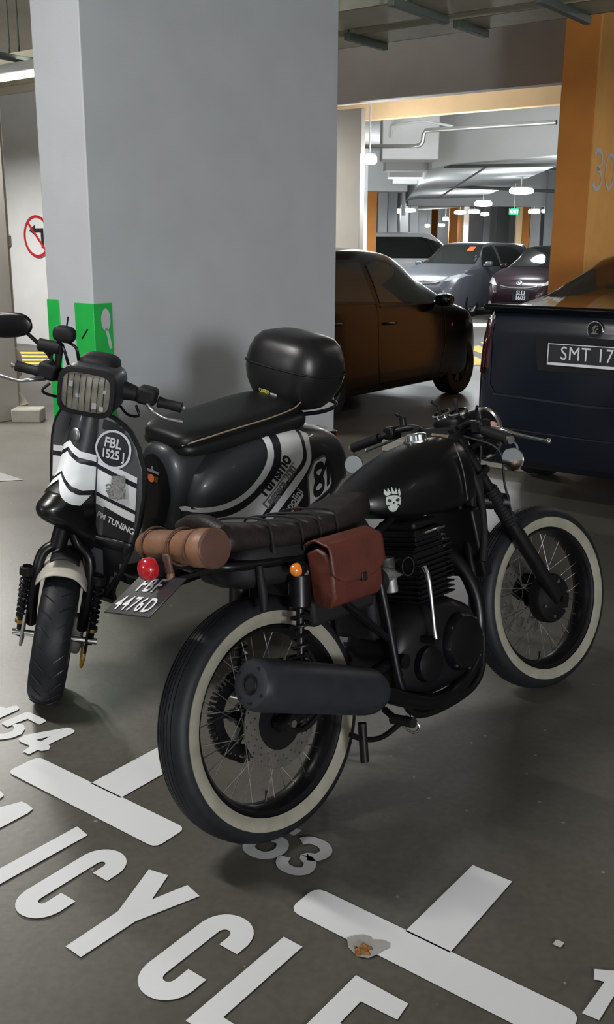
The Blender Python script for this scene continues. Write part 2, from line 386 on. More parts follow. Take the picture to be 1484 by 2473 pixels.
# ------------------------------------------------------------------ the setting
BM = Matrix.Rotation(YA, 4, 'Z')
def bbox(*spans):
    g = G()
    for s0, s1, t0, t1, z0, z1 in spans: g.span((s0, t0, z0), (s1, t1, z1))
    return g.move(BM)
struct('floor', bbox((-60, 14, -12, 90, -.2, 0)), M['floor'])
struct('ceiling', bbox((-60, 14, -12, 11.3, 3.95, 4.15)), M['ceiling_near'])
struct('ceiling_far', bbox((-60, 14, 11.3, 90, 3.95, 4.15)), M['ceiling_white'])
struct('wall_back', bbox((-60, 14, -12.3, -12, 0, 4)), M['wall_paint'])
struct('wall_right', bbox((13.7, 14, -12, 90, 0, 4)), M['warm_wall'])
g = G(); p = PT(31, 700, 10.2); s0 = p.dot(AX)
wl = struct('wall_left', bbox((s0, -10.6, 10.2, 10.55, 0, 3.95)), M['white_wall'])
# far walls of the bright hall
g = G(); 
for x0, x1, D in ((700, 1500, 62),):
    a, b = PY(x0, 590, D), PY(x1, 590, D); g.span((a.x, D, 0), (b.x, D+.3, 3.95))
struct('wall_far', g, M['white_wall'])
def pillar(label, s0, s1, t0, t1, z1, m, name='pillar'):
    o = bbox((s0, s1, t0, t1, 0, z1)).build(name, m, bevel=.012); return tag(o, label, 'pillar')
# near pillar with green corner bands
pil = thing('pillar', 'wide grey-white pillar with green corner bands right behind the scooter', 'pillar')
bbox((-4.09, -3.75, 3.215, 5.20, 0, 3.95)).build('pillar_shaft', M['wall_paint'], pil, bevel=.006)
gz = PT(252, 735, 3.215).z
for (sp, nm) in ((((-3.885, -3.746, 3.211, 3.331, 0, gz),), 'corner_band'), (((-4.094, -4.00, 3.211, 3.30, 0, gz+.01),), 'corner_band')):
    o = bbox(*sp).build(nm, M['green'], pil, bevel=.003)
# scraped white patch on the green band
tr = bvh([bbox((-3.885, -3.746, 3.211, 3.331, 0, gz))])
tt = PT(275, 770, 3.3); 
decal('scraped_patch', M['wall_paint'], pil, [moved(circ(0, 0, .03, 14, .055), 3.285, gz-.08), stroke([(3.285, gz-.12), (3.30, gz-.17), (3.31, gz-.22)], .018)], AX*-3.0, BX, (0, 0, 1), -AX, tr, step=0)
# orange pillar
op = thing('pillar', 'orange-painted pillar with a painted 30, beyond the navy sedan', 'pillar')
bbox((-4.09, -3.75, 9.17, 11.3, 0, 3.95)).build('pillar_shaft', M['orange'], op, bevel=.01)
bbox((-3.752, -3.735, 9.17, 11.3, 0, 3.95)).build('side_panel', mat('light_orange_side', (.70, .36, .105), .7, noise=.05, nscale=5), op)  # thin slab gives this side face a lighter orange
p = PT(1459, 412, 9.17); ps = ray(1459, 412); k = -3.735/ps.dot(AX); p30 = Vector((0, 0, CAMH))+ps*k
tr = bvh([bbox((-3.752, -3.735, 9.17, 11.3, 0, 3.95))])
q0 = Vector((0, 0, CAMH))+ray(1434, 412)*(-3.735/ray(1434, 412).dot(AX)); q1 = Vector((0, 0, CAMH))+ray(1484, 412)*(-3.735/ray(1484, 412).dot(AX))
zt = (Vector((0, 0, CAMH))+ray(1459, 366)*(-3.735/ray(1459, 366).dot(AX))).z; zb = (Vector((0, 0, CAMH))+ray(1459, 458)*(-3.735/ray(1459, 458).dot(AX))).z
hh = zt-zb; d0 = q0.dot(BX); wd = (q1.dot(BX)-d0)*.50
d3 = stroke([(0, .88), (.25, 1.0), (.6, .98), (.8, .78), (.62, .57), (.35, .52), (.68, .45), (.86, .22), (.6, .01), (.25, 0), (0, .13)], .13)
d0g = ringgeo(.45, .5, .39, .50, 40, 1.0)
d0g = ([(a if True else a, .5+(b-.5)*1.02) for a, b in d0g[0]], d0g[1])
def sc2(geo, x, y, sx, sy): return ([(x+a*sx, y+b*sy) for a, b in geo[0]], geo[1])
decal('painted_number', M['wall_paint'], op, [sc2(d3, d0, zb, wd*.95, hh), sc2(d0g, d0+wd*1.15, zb, wd*.95, hh)], AX*-3.0, BX, (0, 0, 1), -AX, tr, step=0, off=.003)
# second pillar and the deep beam joined to it
tag(bbox((-9.2, -7.29, 10.6, 10.70, 0, 3.2)).build('pillar', M['warm_wall'], bevel=.01), 'warm white pillar under the deep beam, behind the black hatchback', 'pillar')
zb1 = PT(1350, 205, 10.75).z
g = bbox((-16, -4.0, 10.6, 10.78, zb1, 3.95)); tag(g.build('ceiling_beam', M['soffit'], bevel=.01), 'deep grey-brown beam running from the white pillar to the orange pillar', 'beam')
zy = PT(1115, 272, 13.5).z
tag(bbox((-16, 2, 13.5, 13.62, zy, 3.95)).build('ceiling_beam', M['peach'], bevel=.01), 'peach-yellow painted beam behind the grey-brown beam', 'beam')
# big white girder of the far hall with its receding side
dd = Vector((math.sin(R(3.4)), math.cos(R(3.4)), 0))
A = [PT(1043, 340, 17), PT(1043, 408, 17), PT(1056, 405, 17), PT(1091, 396, 17), PT(1180, 389, 17), PT(1420, 370, 17), PT(1420, 298, 17)]
A[0].z = A[-1].z = 3.95
g = G().loft([[a for a in A], [a+dd*26 for a in A]]); tag(g.build('ceiling_beam', M['ceiling_white'], bevel=.01), 'wide white girder with a tapering underside in the bright hall', 'beam')
for i, (xl, yb, xr) in enumerate(((923, 385, 1060), (931, 411, 1060), (941, 428, 1050), (949, 444, 1045))):
    D = 1.5*2473/(590-yb); a = PY(xl, yb, D); b = PY(xr, yb, D)
    nm = ['nearest and largest', 'second', 'third', 'farthest and smallest'][i]
    tag(G().span((a.x, D, a.z), (b.x, D+.6, 3.95)).build('cross_beam', M['ceiling_white'], bevel=.02), f'pale cross beam left of the white girder, {nm} of the receding row of four', 'beam', 'receding cross beams')
for (x0, x1, D, y, lab) in ((985, 1345, 34, 497, 'long low cross beam closing the bright hall above the row of lamps'), (860, 985, 27, 462, 'flat beam over the far orange strip at the left of the hall')):
    a, b = PY(x0, y, D), PY(x1, y, D); tag(G().span((a.x, D, a.z), (b.x, D+.5, 3.95)).build('cross_beam', M['ceiling_white'], bevel=.02), lab, 'beam')
# far pillars
for (x0, x1, D, mm, lab) in (
    (862, 886, 26, 'white_wall', 'white wall end seen beside the warm white pillar'),
    (884, 909, 27.06, 'orange', 'narrow orange pillar seen just right of the warm white pillar'),
    (912, 934, 29, 'white_wall', 'white pillar right of the narrow orange pillar'),
    (936, 958, 31, 'wall_paint', 'grey pillar behind the white car, left of the tall white one'),
    (966, 985, 38, 'white_wall', 'slim white pillar in the middle of the far hall'),
    (990, 1008, 40, 'white_wall', 'slim white pillar beside the pair of small lamps'),
    (1042, 1056, 56, 'orange', 'tiny orange pillar between two far round lamps'),
    (1084, 1104, 44, 'orange', 'dark orange half of the pillar in the centre of the far hall'),  # one orange pillar built as a darker and a paler slab
    (1104, 1118, 44.3, 'peach', 'pale orange half of the pillar beside its dark orange half in the hall'),
    (1119, 1131, 46, 'white_wall', 'bright white pillar right of the pale orange one'),
    (1166, 1182, 50, 'wall_paint', 'grey pillar under the far lamps behind the silver car'),
    (1200, 1228, 54, 'wall_paint', 'wide grey pillar left of the exit sign'),
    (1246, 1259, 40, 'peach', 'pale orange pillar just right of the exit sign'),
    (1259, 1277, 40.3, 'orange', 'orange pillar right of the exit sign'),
    (1282, 1303, 42, 'white_wall', 'white pillar under the far right lamp'),
    (1316, 1350, 33, 'wall_paint', 'grey pillar touching the big orange pillar in view')):
    a, b = PY(x0, 590, D), PY(x1, 590, D)
    tag(G().span((a.x, D, 0), (b.x, D+.25, 3.9)).build('pillar', M[mm]), lab, 'pillar')
# sprinkler pipes
def pipe(px, D, r, lab, m='pipe_iron'):
    pts = [PT(x, y, D) for x, y in px]
    o = G().tube(pts, r, 10, smooth=0).build('ceiling_pipe', M[m]); return tag(o, lab, 'pipe')
pipe([(872, 354), (1000, 353), (1016, 350), (1022, 342), (1024, 324), (1030, 315), (1045, 314), (1345, 295)], 14.6, .035, 'galvanised sprinkler pipe stepping up under the peach beam')
pipe([(945, 333), (948, 305), (960, 300), (1025, 292), (1095, 305)], 15.2, .02, 'thin white conduit on the ceiling under the peach beam', 'white_wall')
pipe([(1060, 478), (1180, 400)], 17.5, .02, 'thin diagonal pipe under the white girder')
pipe([(1075, 402), (1345, 398)], 17.3, .03, 'dark pipe running under the white girder', 'bracket')
pipe([(1045, 448), (1345, 462)], 24, .04, 'dark pipe lower in the hall behind the lamps', 'bracket')
pipe([(975, 520), (976, 460), (966, 455)], 24, .05, 'white drain pipe at the end of the receding beams', 'white_wall')
# lamps
def hung_lamp(x, y, wpx, hpx, rodpx, lab, z=2.75, boost=1):
    D = (z-CAMH)/ray(x, y).z if abs(ray(x, y).z) > 1e-5 else 60
    p = Vector((0, 0, CAMH))+ray(x, y)*D; sc_ = (p-Vector((0, 0, CAMH))).dot(cF)/FPX
    t = thing('hanging_lamp', lab, 'lamp', Matrix.Translation(p), 'hanging lamps of the hall')
    w_ = wpx*sc_; h_ = hpx*sc_
    G().ell((0, 0, 0), (w_/2, .12, h_/2), pw=.6).build('diffuser', M['lamp'], t)
    G().span((-w_/2*.8, -.1, h_*.35), (w_/2*.8, .1, h_*.6)).build('housing', M['white_wall'], t)
    G().cyl((0, 0, h_*.5), (0, 0, 3.95-z), .012, 8).build('rod', M['white_wall'], t)
    return p
LP = []
for (x, y, w_, h_, z, lab) in ((893, 386, 36, 22, 2.8, 'bright lamp hanging right beside the warm white pillar'),
    (1260, 461, 58, 15, 2.8, 'widest bright lamp below the white girder'),
    (1168, 492, 42, 13, 2.8, 'bright lamp hanging above the silver car roof'),
    (964, 510, 28, 10, 2.8, 'left lamp of the close pair below the receding beams'), (990, 508, 28, 9, 2.8, 'right lamp of the close pair below the receding beams'),
    (1112, 513, 28, 9, 2.8, 'first of three far lamps above the roof-rack car'), (1146, 511, 28, 10, 2.8, 'second of three far lamps, in the middle'), (1172, 517, 20, 9, 2.8, 'third and smallest of the three far lamps'),
    (1291, 511, 28, 10, 2.8, 'lamp right of the exit sign'), (1315, 510, 11, 8, 2.8, 'small lamp at the edge of the orange pillar'),
    (1033, 545, 12, 8, 2.7, 'tiny round lamp far away on the left'), (1067, 544, 16, 8, 2.7, 'tiny round lamp far away below another'), (1077, 529, 14, 8, 2.7, 'tiny lamp just above a far round one')):
    LP.append(hung_lamp(x, y, w_, h_, 0, lab, z))
# exit sign
D = 30; a = PY(1243, 511, D); t = thing('exit_sign', 'small green lit exit sign hanging in the far hall', 'sign', Matrix.Translation(a))
G().span((-.15, -.03, -.085), (.15, .03, .085)).build('sign_box', M['exit_green'], t, bevel=.01)
G().span((-.15, -.034, -.085), (-.11, -.031, .085)).span((.11, -.034, -.085), (.15, -.031, .085)).build('sign_end', M['green'], t)
vs, fs = text_geo('EXIT', .13, .004); decal('lettering', M['lamp_near'], t, [(vs, fs)], (0, -.034, 0), (1, 0, 0), (0, 0, 1), (0, 1, 0))
G().cyl((0, 0, .08), (0, 0, 1.2), .01, 6).build('rod', M['white_wall'], t)
# lights carried by the far hall lamps
for i, (x, D, pw) in enumerate(((893, 13, 60), (1240, 21.5, 80), (1130, 30, 150), (960, 24, 90), (1290, 36, 200), (1060, 45, 260), (700, 24, 160), (1000, 16.5, 30), (1400, 18, 60))):
    p = PY(x, 590, D); area_light('hall_lamp_light', (p.x, p.y, 2.68), 1.3, .4, pw, (.93, .97, 1))
    area_light('hall_lamp_light', (p.x, p.y, 2.55), 1.3, .4, pw*.22, (.93, .97, 1), rx=math.pi)
# near lamps: tube fixtures hung from the ceiling, mostly above the picture
for i, (s, t_, z, al, pw, col) in enumerate(NEAR_LAMPS):
    lab = ['batten lamp hanging in front of the wide pillar', 'batten lamp behind and right of the camera', 'batten lamp over the aisle left of the camera', 'batten lamp left of the wide pillar', 'batten lamp over the right-hand bays', 'batten lamp between the hatchback and the sedan', 'batten lamp over the black hatchback', 'batten lamp over the aisle by the no-left-turn sign', 'batten lamp far to the right behind the camera'][i]
    tm = Matrix.Translation(W(s, t_, z)) @ Matrix.Rotation(YA+(0 if al else math.pi/2), 4, 'Z'); o = thing('batten_lamp', lab, 'lamp', tm)
    G().span((-.62, -.07, .0), (.62, .07, .06)).build('housing', M['white_wall'], o, bevel=.01)
    G().cyl((-.6, 0, -.02), (.6, 0, -.02), .016).build('tube', M['lamp_near'], o)
    G().cyl((-.5, 0, .05), (-.5, 0, 3.95-z), .006, 8).cyl((.5, 0, .05), (.5, 0, 3.95-z), .006, 8).build('hanging_rod', M['steel'], o)
    area_light('batten_light', W(s, t_, z-.05), 1.2, .12, pw, col, rz=YA+(0 if al else math.pi/2), spread=180)
    if i: area_light('batten_light', W(s, t_, z+.08), 1.2, .12, pw*(.35 if i < 3 else .1), col, rz=YA+(0 if al else math.pi/2), rx=math.pi)
# cable trays under the near ceiling
for i, (t0, t1, z, lab) in enumerate(((5.215, 5.66, 2.93, 'wide galvanised cable tray under the near ceiling, nearer to the bikes'), (5.82, 6.16, 2.93, 'galvanised cable tray next to the wide one, nearer the deep beam'), (4.45, 4.95, 3.05, 'galvanised cable tray cut by the top edge of the picture'))):
    th = thing('cable_tray', lab, 'cable tray', BM.copy())
    sa_, sb_ = (-16, 5) if i < 2 else (-3.7, 2.2)
    G().span((sa_, t0, z), (sb_, t1, z+.01)).build('tray_floor', M['tray'], th)
    for y in (t0, t1): G().span((sa_, y-.008, z), (sb_, y+.008, z+.09)).build('tray_side', M['tray'], th)
q_ = PZ(74, 150, 2.9)
for i, (s, t0, t1, lab) in enumerate(((-3.31, 5.08, 5.70, 'longest in the middle'), (-3.30, 5.80, 6.20, 'short one in the middle'), (-4.06, 5.72, 6.18, 'beside the wide pillar top'), (-2.62, 5.5, 6.2, 'above the orange pillar'), (q_.dot(AX), q_.dot(BX)-.35, q_.dot(BX)+.15, 'left of the wide pillar'))):
    o = thing('tray_bracket', 'dark green channel bracket under the cable trays, '+lab, 'bracket', BM.copy(), 'tray brackets')
    G().span((s-.022, t0, 2.885), (s+.022, t1, 2.93)).build('channel', M['bracket'], o, bevel=.003)
    for y in (t0+.02, t1-.02): G().cyl((s, y, 2.9), (s, y, 3.95), .006, 8).build('hanging_rod', M['bracket'], o)
for k, x in enumerate((22, 45, 88)):
    q2 = PZ(x, 110, 3.1); tag(G().cyl((q2.x, q2.y, 2.95), (q2.x, q2.y, 3.95), .008, 8).build('hanging_rod', M['bracket']), ['leftmost', 'middle', 'rightmost'][k]+' of three thin dark rods hanging from the ceiling at upper left', 'rod', 'ceiling rods')
th = thing('batten_lamp', 'lit batten lamp on the trays at the upper left', 'lamp', Matrix.Translation(PZ(30, 178, 2.82)) @ BM)
G().span((-.6, -.06, 0), (.6, .06, .06)).build('housing', M['white_wall'], th); G().cyl((-.6, 0, -.025), (.6, 0, -.025), .02).build('tube', M['lamp_near'], th)
p = PZ(30, 178, 2.82); area_light('batten_light', (p.x, p.y, 2.77), 1.2, .12, 7, (1, .98, .92)); area_light('batten_light', (p.x, p.y, 2.90), 1.2, .12, 3, (1, .98, .92), rx=math.pi)
# no-left-turn sign painted on the left wall
c0 = PT(92, 571, 10.2); cs, cz = c0.dot(AX), c0.z; rr = PT(92, 519, 10.2).z-cz
th = thing('no_left_turn_sign', 'round red-ringed no-left-turn sign on the white wall', 'sign', Matrix.Translation(AX*cs+BX*10.19+Vector((0, 0, cz))) @ BM)
G().lathe([(0, -.002), (rr, -.002), (rr, -.012), (0, -.012)], axis=(0, 1, 0)).build('sign_disc', M['white_wall'], th)
decal('ring', M['sign_red'], th, [ringgeo(0, 0, rr*.86, rr)], (0, -.016, 0), (1, 0, 0), (0, 0, 1), (0, 1, 0))
k = rr
decal('arrow', M['sign_black'], th, [stroke([(.42*k, -.55*k), (.42*k, .28*k)], .2*k, smooth=False), stroke([(.52*k, .28*k), (-.12*k, .28*k)], .2*k, smooth=False), [(-.1*k, .55*k), (-.1*k, .02*k), (-.55*k, .28*k)]], (0, -.0165, 0), (1, 0, 0), (0, 0, 1), (0, 1, 0))
decal('slash', M['sign_red'], th, [stroke([(-.64*k, .66*k), (.64*k, -.66*k)], .13*k, smooth=False)], (0, -.018, 0), (1, 0, 0), (0, 0, 1), (0, 1, 0))
# left column, pipe and kerb block
p = PZ(-22, 1030, 0); sp_, tp_ = p.dot(AX), p.dot(BX)
tag(bbox((sp_-1.6, sp_-.10, tp_+.06, tp_+.4, 0, 2.9)).build('pillar', M['soffit'], bevel=.01), 'grey pillar at the left edge of the picture beside the tan pipe', 'pillar')
p = PZ(37, 1008, 0)
t = thing('drain_pipe', 'tan vertical drain pipe with flanges at the left edge', 'pipe', Matrix.Translation(p))
G().cyl((0, 0, .1), (0, 0, 2.9), .062).build('pipe_run', M['pipe_tan'], t)
G().lathe([(.0, .1), (.12, .1), (.13, .13), (.09, .2), (.065, .24)], axis=(0, 0, 1)).lathe([(.062, .38), (.085, .4), (.10, .47), (.10, .56), (.085, .62), (.062, .66)], axis=(0, 0, 1)).lathe([(.062, 1.55), (.08, 1.57), (.08, 1.66), (.062, 1.68)], axis=(0, 0, 1)).build('flange', M['pipe_tan'], t)
p = PZ(58, 1020, 0)
tag(G().box((p.x+.03, p.y+.06, .0625), (.27, .2, .125)).build('kerb_block', M['kerb'], bevel=.012), 'small concrete kerb block at the foot of the tan drain pipe', 'kerb')
a = PZ(1300, 1147, 0); sa, ta = a.dot(AX), a.dot(BX)
tag(bbox((sa-1.35, sa, ta, ta+.15, 0, .11)).build('wheel_stop', M['kerb'], bevel=.012), 'concrete wheel stop on the floor behind the navy sedan', 'wheel stop')
tag(bbox((-5.6, -4.4, 5.35, 5.5, 0, .11)).build('wheel_stop', M['kerb'], bevel=.012), 'concrete wheel stop behind the black hatchback', 'wheel stop')
# ------------------------------------------------------------------ floor markings (flat paint, building frame)
def paint(name, lab, cat, shapes, m='road_white', z=.0035, group=None, parent=None):
    o = decal(name, M[m], parent, shapes, (0, 0, z), AX, BX, (0, 0, -1))
    if not parent: tag(o, lab, cat, group)
    return o
def rrect(x0, x1, y0, y1, r=.015):
    out = []
    for cx, cy, a in ((x1-r, y1-r, 0), (x0+r, y1-r, 90), (x0+r, y0+r, 180), (x1-r, y0+r, 270)):
        for k in range(4): q = R(a+k*30); out.append((cx+r*math.cos(q), cy+r*math.sin(q)))
    return out
paint('bay_marking', 'white T-shaped bay marking left of the motorcycle rear tyre', 'floor marking', [rrect(-2.425, -1.765, 1.635, 1.755, .025), [(-2.165, 1.75), (-2.03, 1.75), (-2.03, 2.085), (-2.165, 2.085)]])
paint('bay_marking', 'white T-shaped bay marking with a rusty bolt stain, lower right', 'floor marking', [rrect(-1.315, -.60, 1.655, 1.77, .03), [(-1.043, 1.765), (-.92, 1.765), (-.925, 2.10), (-1.04, 2.10)]])
paint('bare_patch', 'grey bare patch where paint has chipped off the lower right T marking', 'stain', [[(PZ(x, y, 0).dot(AX), PZ(x, y, 0).dot(BX)) for x, y in ((838, 2268), (858, 2262), (880, 2260), (898, 2266), (900, 2272), (925, 2273), (943, 2280), (942, 2292), (925, 2300), (912, 2308), (890, 2318), (862, 2312), (842, 2292))]], 'paint_patch', z=.0045)
rb = PZ(877, 2298, 0); g = G()
for k in range(26):
    a, r_ = random.random()*6.28, random.random()**.6*.021; g.ell((rb.x+r_*math.cos(a), rb.y+r_*.8*math.sin(a), .005), (.004+random.random()*.004,)*3, 8, 5)
tag(g.build('rusty_bolt', M['rust']), 'small rusty bolt stub crumbling in the lower right T marking', 'bolt')
T_, B_ = 1.562, 1.236; w_ = .056
def Cshape(s, wd): # letter C
    x0, x1 = s+w_/2, s+wd-w_/2; y1, y0 = T_-w_/2, B_+w_/2; r = (x1-x0)/2-.001; xm = (x0+x1)/2
    P = [(x1, y1-.078), (x1, y1-r)]+[(xm+r*math.cos(R(k)), y1-r+r*math.sin(R(k))) for k in range(12, 180, 12)]+[(x0, y1-r), (x0, y0+r)]+[(xm+r*math.cos(R(k)), y0+r+r*math.sin(R(k))) for k in range(192, 360, 12)]+[(x1, y0+r), (x1, y0+.088)]
    return stroke(P, w_, smooth=False)
paint('painted_letter', 'white painted letter I on the floor, left of the first C', 'floor marking', [[(-2.025, B_), (-1.968, B_), (-1.958, T_), (-2.015, T_+.01)]])
paint('painted_letter', 'white painted letter C on the floor, between the I and the Y', 'floor marking', [Cshape(-1.893, .135)])
paint('painted_letter', 'white painted letter Y on the floor', 'floor marking', [[(-1.647, 1.229), (-1.590, 1.227), (-1.583, 1.392), (-1.526, 1.558), (-1.582, 1.572), (-1.612, 1.475), (-1.650, 1.570), (-1.709, 1.557), (-1.645, 1.390)]])
paint('painted_letter', 'white painted letter C on the floor, between the Y and the L', 'floor marking', [Cshape(-1.453, .143)])
paint('painted_letter', 'white painted letter L on the floor', 'floor marking', [[(-1.262, T_+.008), (-1.205, T_+.008), (-1.205, B_+.056), (-1.125, B_+.056), (-1.125, B_), (-1.262, B_)]])
paint('painted_letter', 'white painted letter E at the bottom edge, right of the L', 'floor marking', [[(-1.052, T_+.008), (-.912, T_+.006), (-.906, T_-.048), (-.998, T_-.052), (-.998, T_-.13), (-.92, T_-.13), (-.92, T_-.185), (-.998, T_-.185), (-.998, B_+.056), (-.91, B_+.056), (-.91, B_), (-1.052, B_)]])
def pxpoly(pts): return [(PZ(x, y, 0).dot(AX), PZ(x, y, 0).dot(BX)) for x, y in pts]
paint('painted_letter', 'partly visible white painted letter at the left edge, left of the I', 'floor marking', [pxpoly(((-40, 1962), (0, 1952), (52, 1938), (66, 1944), (80, 1955), (68, 1966), (0, 2002), (-40, 2030))), pxpoly(((-30, 1900), (0, 1912), (10, 1922), (2, 1930), (-30, 1940)))])
paint('bay_number', 'white painted four, the last figure of the bay number left of the motorcycle', 'floor marking', [pxpoly(((160, 1759), (172, 1761), (181, 1767), (178, 1772), (118, 1800), (122, 1806), (118, 1813), (100, 1816), (92, 1813), (70, 1824), (55, 1817), (73, 1804), (48, 1793), (45, 1787), (60, 1777), (158, 1760), (122, 1780), (88, 1789), (99, 1793), (120, 1781), (159, 1760)))])
paint('bay_number', 'white painted five before the four, left of the motorcycle', 'floor marking', [pxpoly(((4, 1749), (10, 1744), (62, 1722), (72, 1722), (112, 1741), (110, 1745), (95, 1752), (67, 1738), (35, 1750), (18, 1758))), pxpoly(((-20, 1776), (10, 1774), (30, 1768), (34, 1760), (30, 1752), (48, 1749), (58, 1753), (61, 1762), (52, 1775), (30, 1784), (5, 1788), (-20, 1788)))])
paint('bay_number', 'white painted one cut by the left edge, before the five', 'floor marking', [pxpoly(((-30, 1702), (-8, 1706), (0, 1708), (15, 1712), (30, 1707), (40, 1706), (47, 1712), (44, 1716), (0, 1736), (-30, 1748)))])
paint('bay_number', 'faded white painted three right of where the rear tyre stands', 'floor marking', [stroke([(-1.468, 1.905), (-1.452, 1.925), (-1.41, 1.928), (-1.384, 1.905), (-1.39, 1.872), (-1.415, 1.856), (-1.388, 1.84), (-1.378, 1.81), (-1.395, 1.79), (-1.43, 1.785), (-1.452, 1.8), (-1.46, 1.822)], .034)], 'road_faded')
paint('bay_number', 'faded curved bottom of a painted five half under the rear tyre', 'floor marking', [stroke([(-1.575, 1.83), (-1.57, 1.80), (-1.545, 1.785), (-1.51, 1.79), (-1.49, 1.815), (-1.49, 1.845), (-1.51, 1.87), (-1.55, 1.875), (-1.56, 1.93), (-1.50, 1.93)], .034)], 'road_faded')
paint('bay_number', 'white painted one cut by the right edge of the picture', 'floor marking', [[(-.632, 1.92), (-.62, 1.888), (-.598, 1.895), (-.601, 1.774), (-.564, 1.777), (-.566, 1.945), (-.594, 1.943)]])
paint('bay_marking', 'short white floor dash at the far left behind the scooter', 'floor marking', [pxpoly(((-60, 1136), (0, 1142), (58, 1160), (0, 1163), (-60, 1158)))], 'paint_patch')
paint('chip_mark', 'pale square paint chip on the floor at right', 'stain', [rrect(-.742, -.722, 1.94, 1.962, .004)], 'road_faded')
for k in range(4):
    y = 850+k*8.5
    paint('hump_stripe', f'yellow road hump stripe behind the left pillar pipe, {["farthest", "second farthest", "second nearest", "nearest"][k]} of four', 'floor marking', [pxpoly(((30, y), (140, y+1), (140, y+5), (30, y+5)))], 'road_yellow', group='left hump stripes')
paint('hump_marking', 'black painted hump strip between yellow stripes at the left', 'floor marking', [pxpoly(((20, 846), (140, 846), (140, 884), (20, 884)))], 'road_black', z=.002)
paint('hump_marking', 'dark painted strip seen between the hatchback and the sedan', 'floor marking', [pxpoly(((1130, 822), (1240, 822), (1240, 884), (1120, 884)))], 'road_black', z=.002)
for k, (q, lab) in enumerate(((((1160, 826), (1200, 826), (1200, 845), (1180, 840)), 'farthest'), (((1140, 838), (1156, 834), (1200, 856), (1198, 866), (1140, 846)), 'middle'), (((1130, 856), (1150, 862), (1190, 882), (1130, 882)), 'nearest'))):
    paint('hump_stripe', f'yellow diagonal stripe seen between the hatchback and the sedan, {lab} of three', 'floor marking', [pxpoly(q)], 'road_yellow', group='right hump stripes')
paint('lane_line', 'white lane line on the floor in front of the maroon car', 'floor marking', [pxpoly(((1100, 781), (1250, 781), (1250, 790), (1100, 790)))], z=.003)
# ------------------------------------------------------------------ cars
def interp(tab, x):
    if x <= tab[0][0]: return tab[0][1]
    for (a, b), (c, d) in zip(tab, tab[1:]):
        if x <= c: return b+(d-b)*(x-a)/(c-a)
    return tab[-1][1]
def smoothtab(tab, n=8):
    P = catmull([(a, b, 0) for a, b in tab], n); return [(p.x, p.y) for p in P]
def car_wheel(root, x, y, R_, paint_m, spokes=5, w_=.2, dark=False):
    s = 1 if y > 0 else -1
    tyre = G().lathe([(R_*.66, -w_/2), (R_*.8, -w_/2-.008), (R_*.95, -w_/2), (R_, -w_/2+.03), (R_, w_/2-.03), (R_*.95, w_/2), (R_*.8, w_/2+.008), (R_*.66, w_/2), (R_*.62, w_/2-.04), (R_*.62, -w_/2+.04)], (x, y, R_), closed=True, n=40).build('tyre', M['tyre'], root)
    o = y+s*(w_/2-.035)
    g = G().lathe([(R_*.665, s*(w_/2-.005)), (R_*.64, s*(w_/2)), (R_*.6, s*(w_/2-.02)), (R_*.58, s*(w_/2-.1)), (R_*.6, 0)], (x, y, R_), n=40)
    for k in range(spokes):
        a = 2*math.pi*k/spokes+.3
        for da in (-.16, .16):
            d = Vector((math.cos(a+da), 0, math.sin(a+da))); d0 = Vector((math.cos(a), 0, math.sin(a)))
            c = Vector((x, o, R_)); g.tube([c+d0*.04, c+d*R_*.62], [.022, .016], 6)
    g.lathe([(0, 0), (.05, 0), (.06, -s*.02)], (x, o+s*.015, R_), n=20)
    g.build('wheel_rim', paint_m, tyre)
    G().lathe([(0, 0), (R_*.6, 0)], (x, o-s*.07, R_), n=24).build('brake_disc', M['satin_black'], tyre)
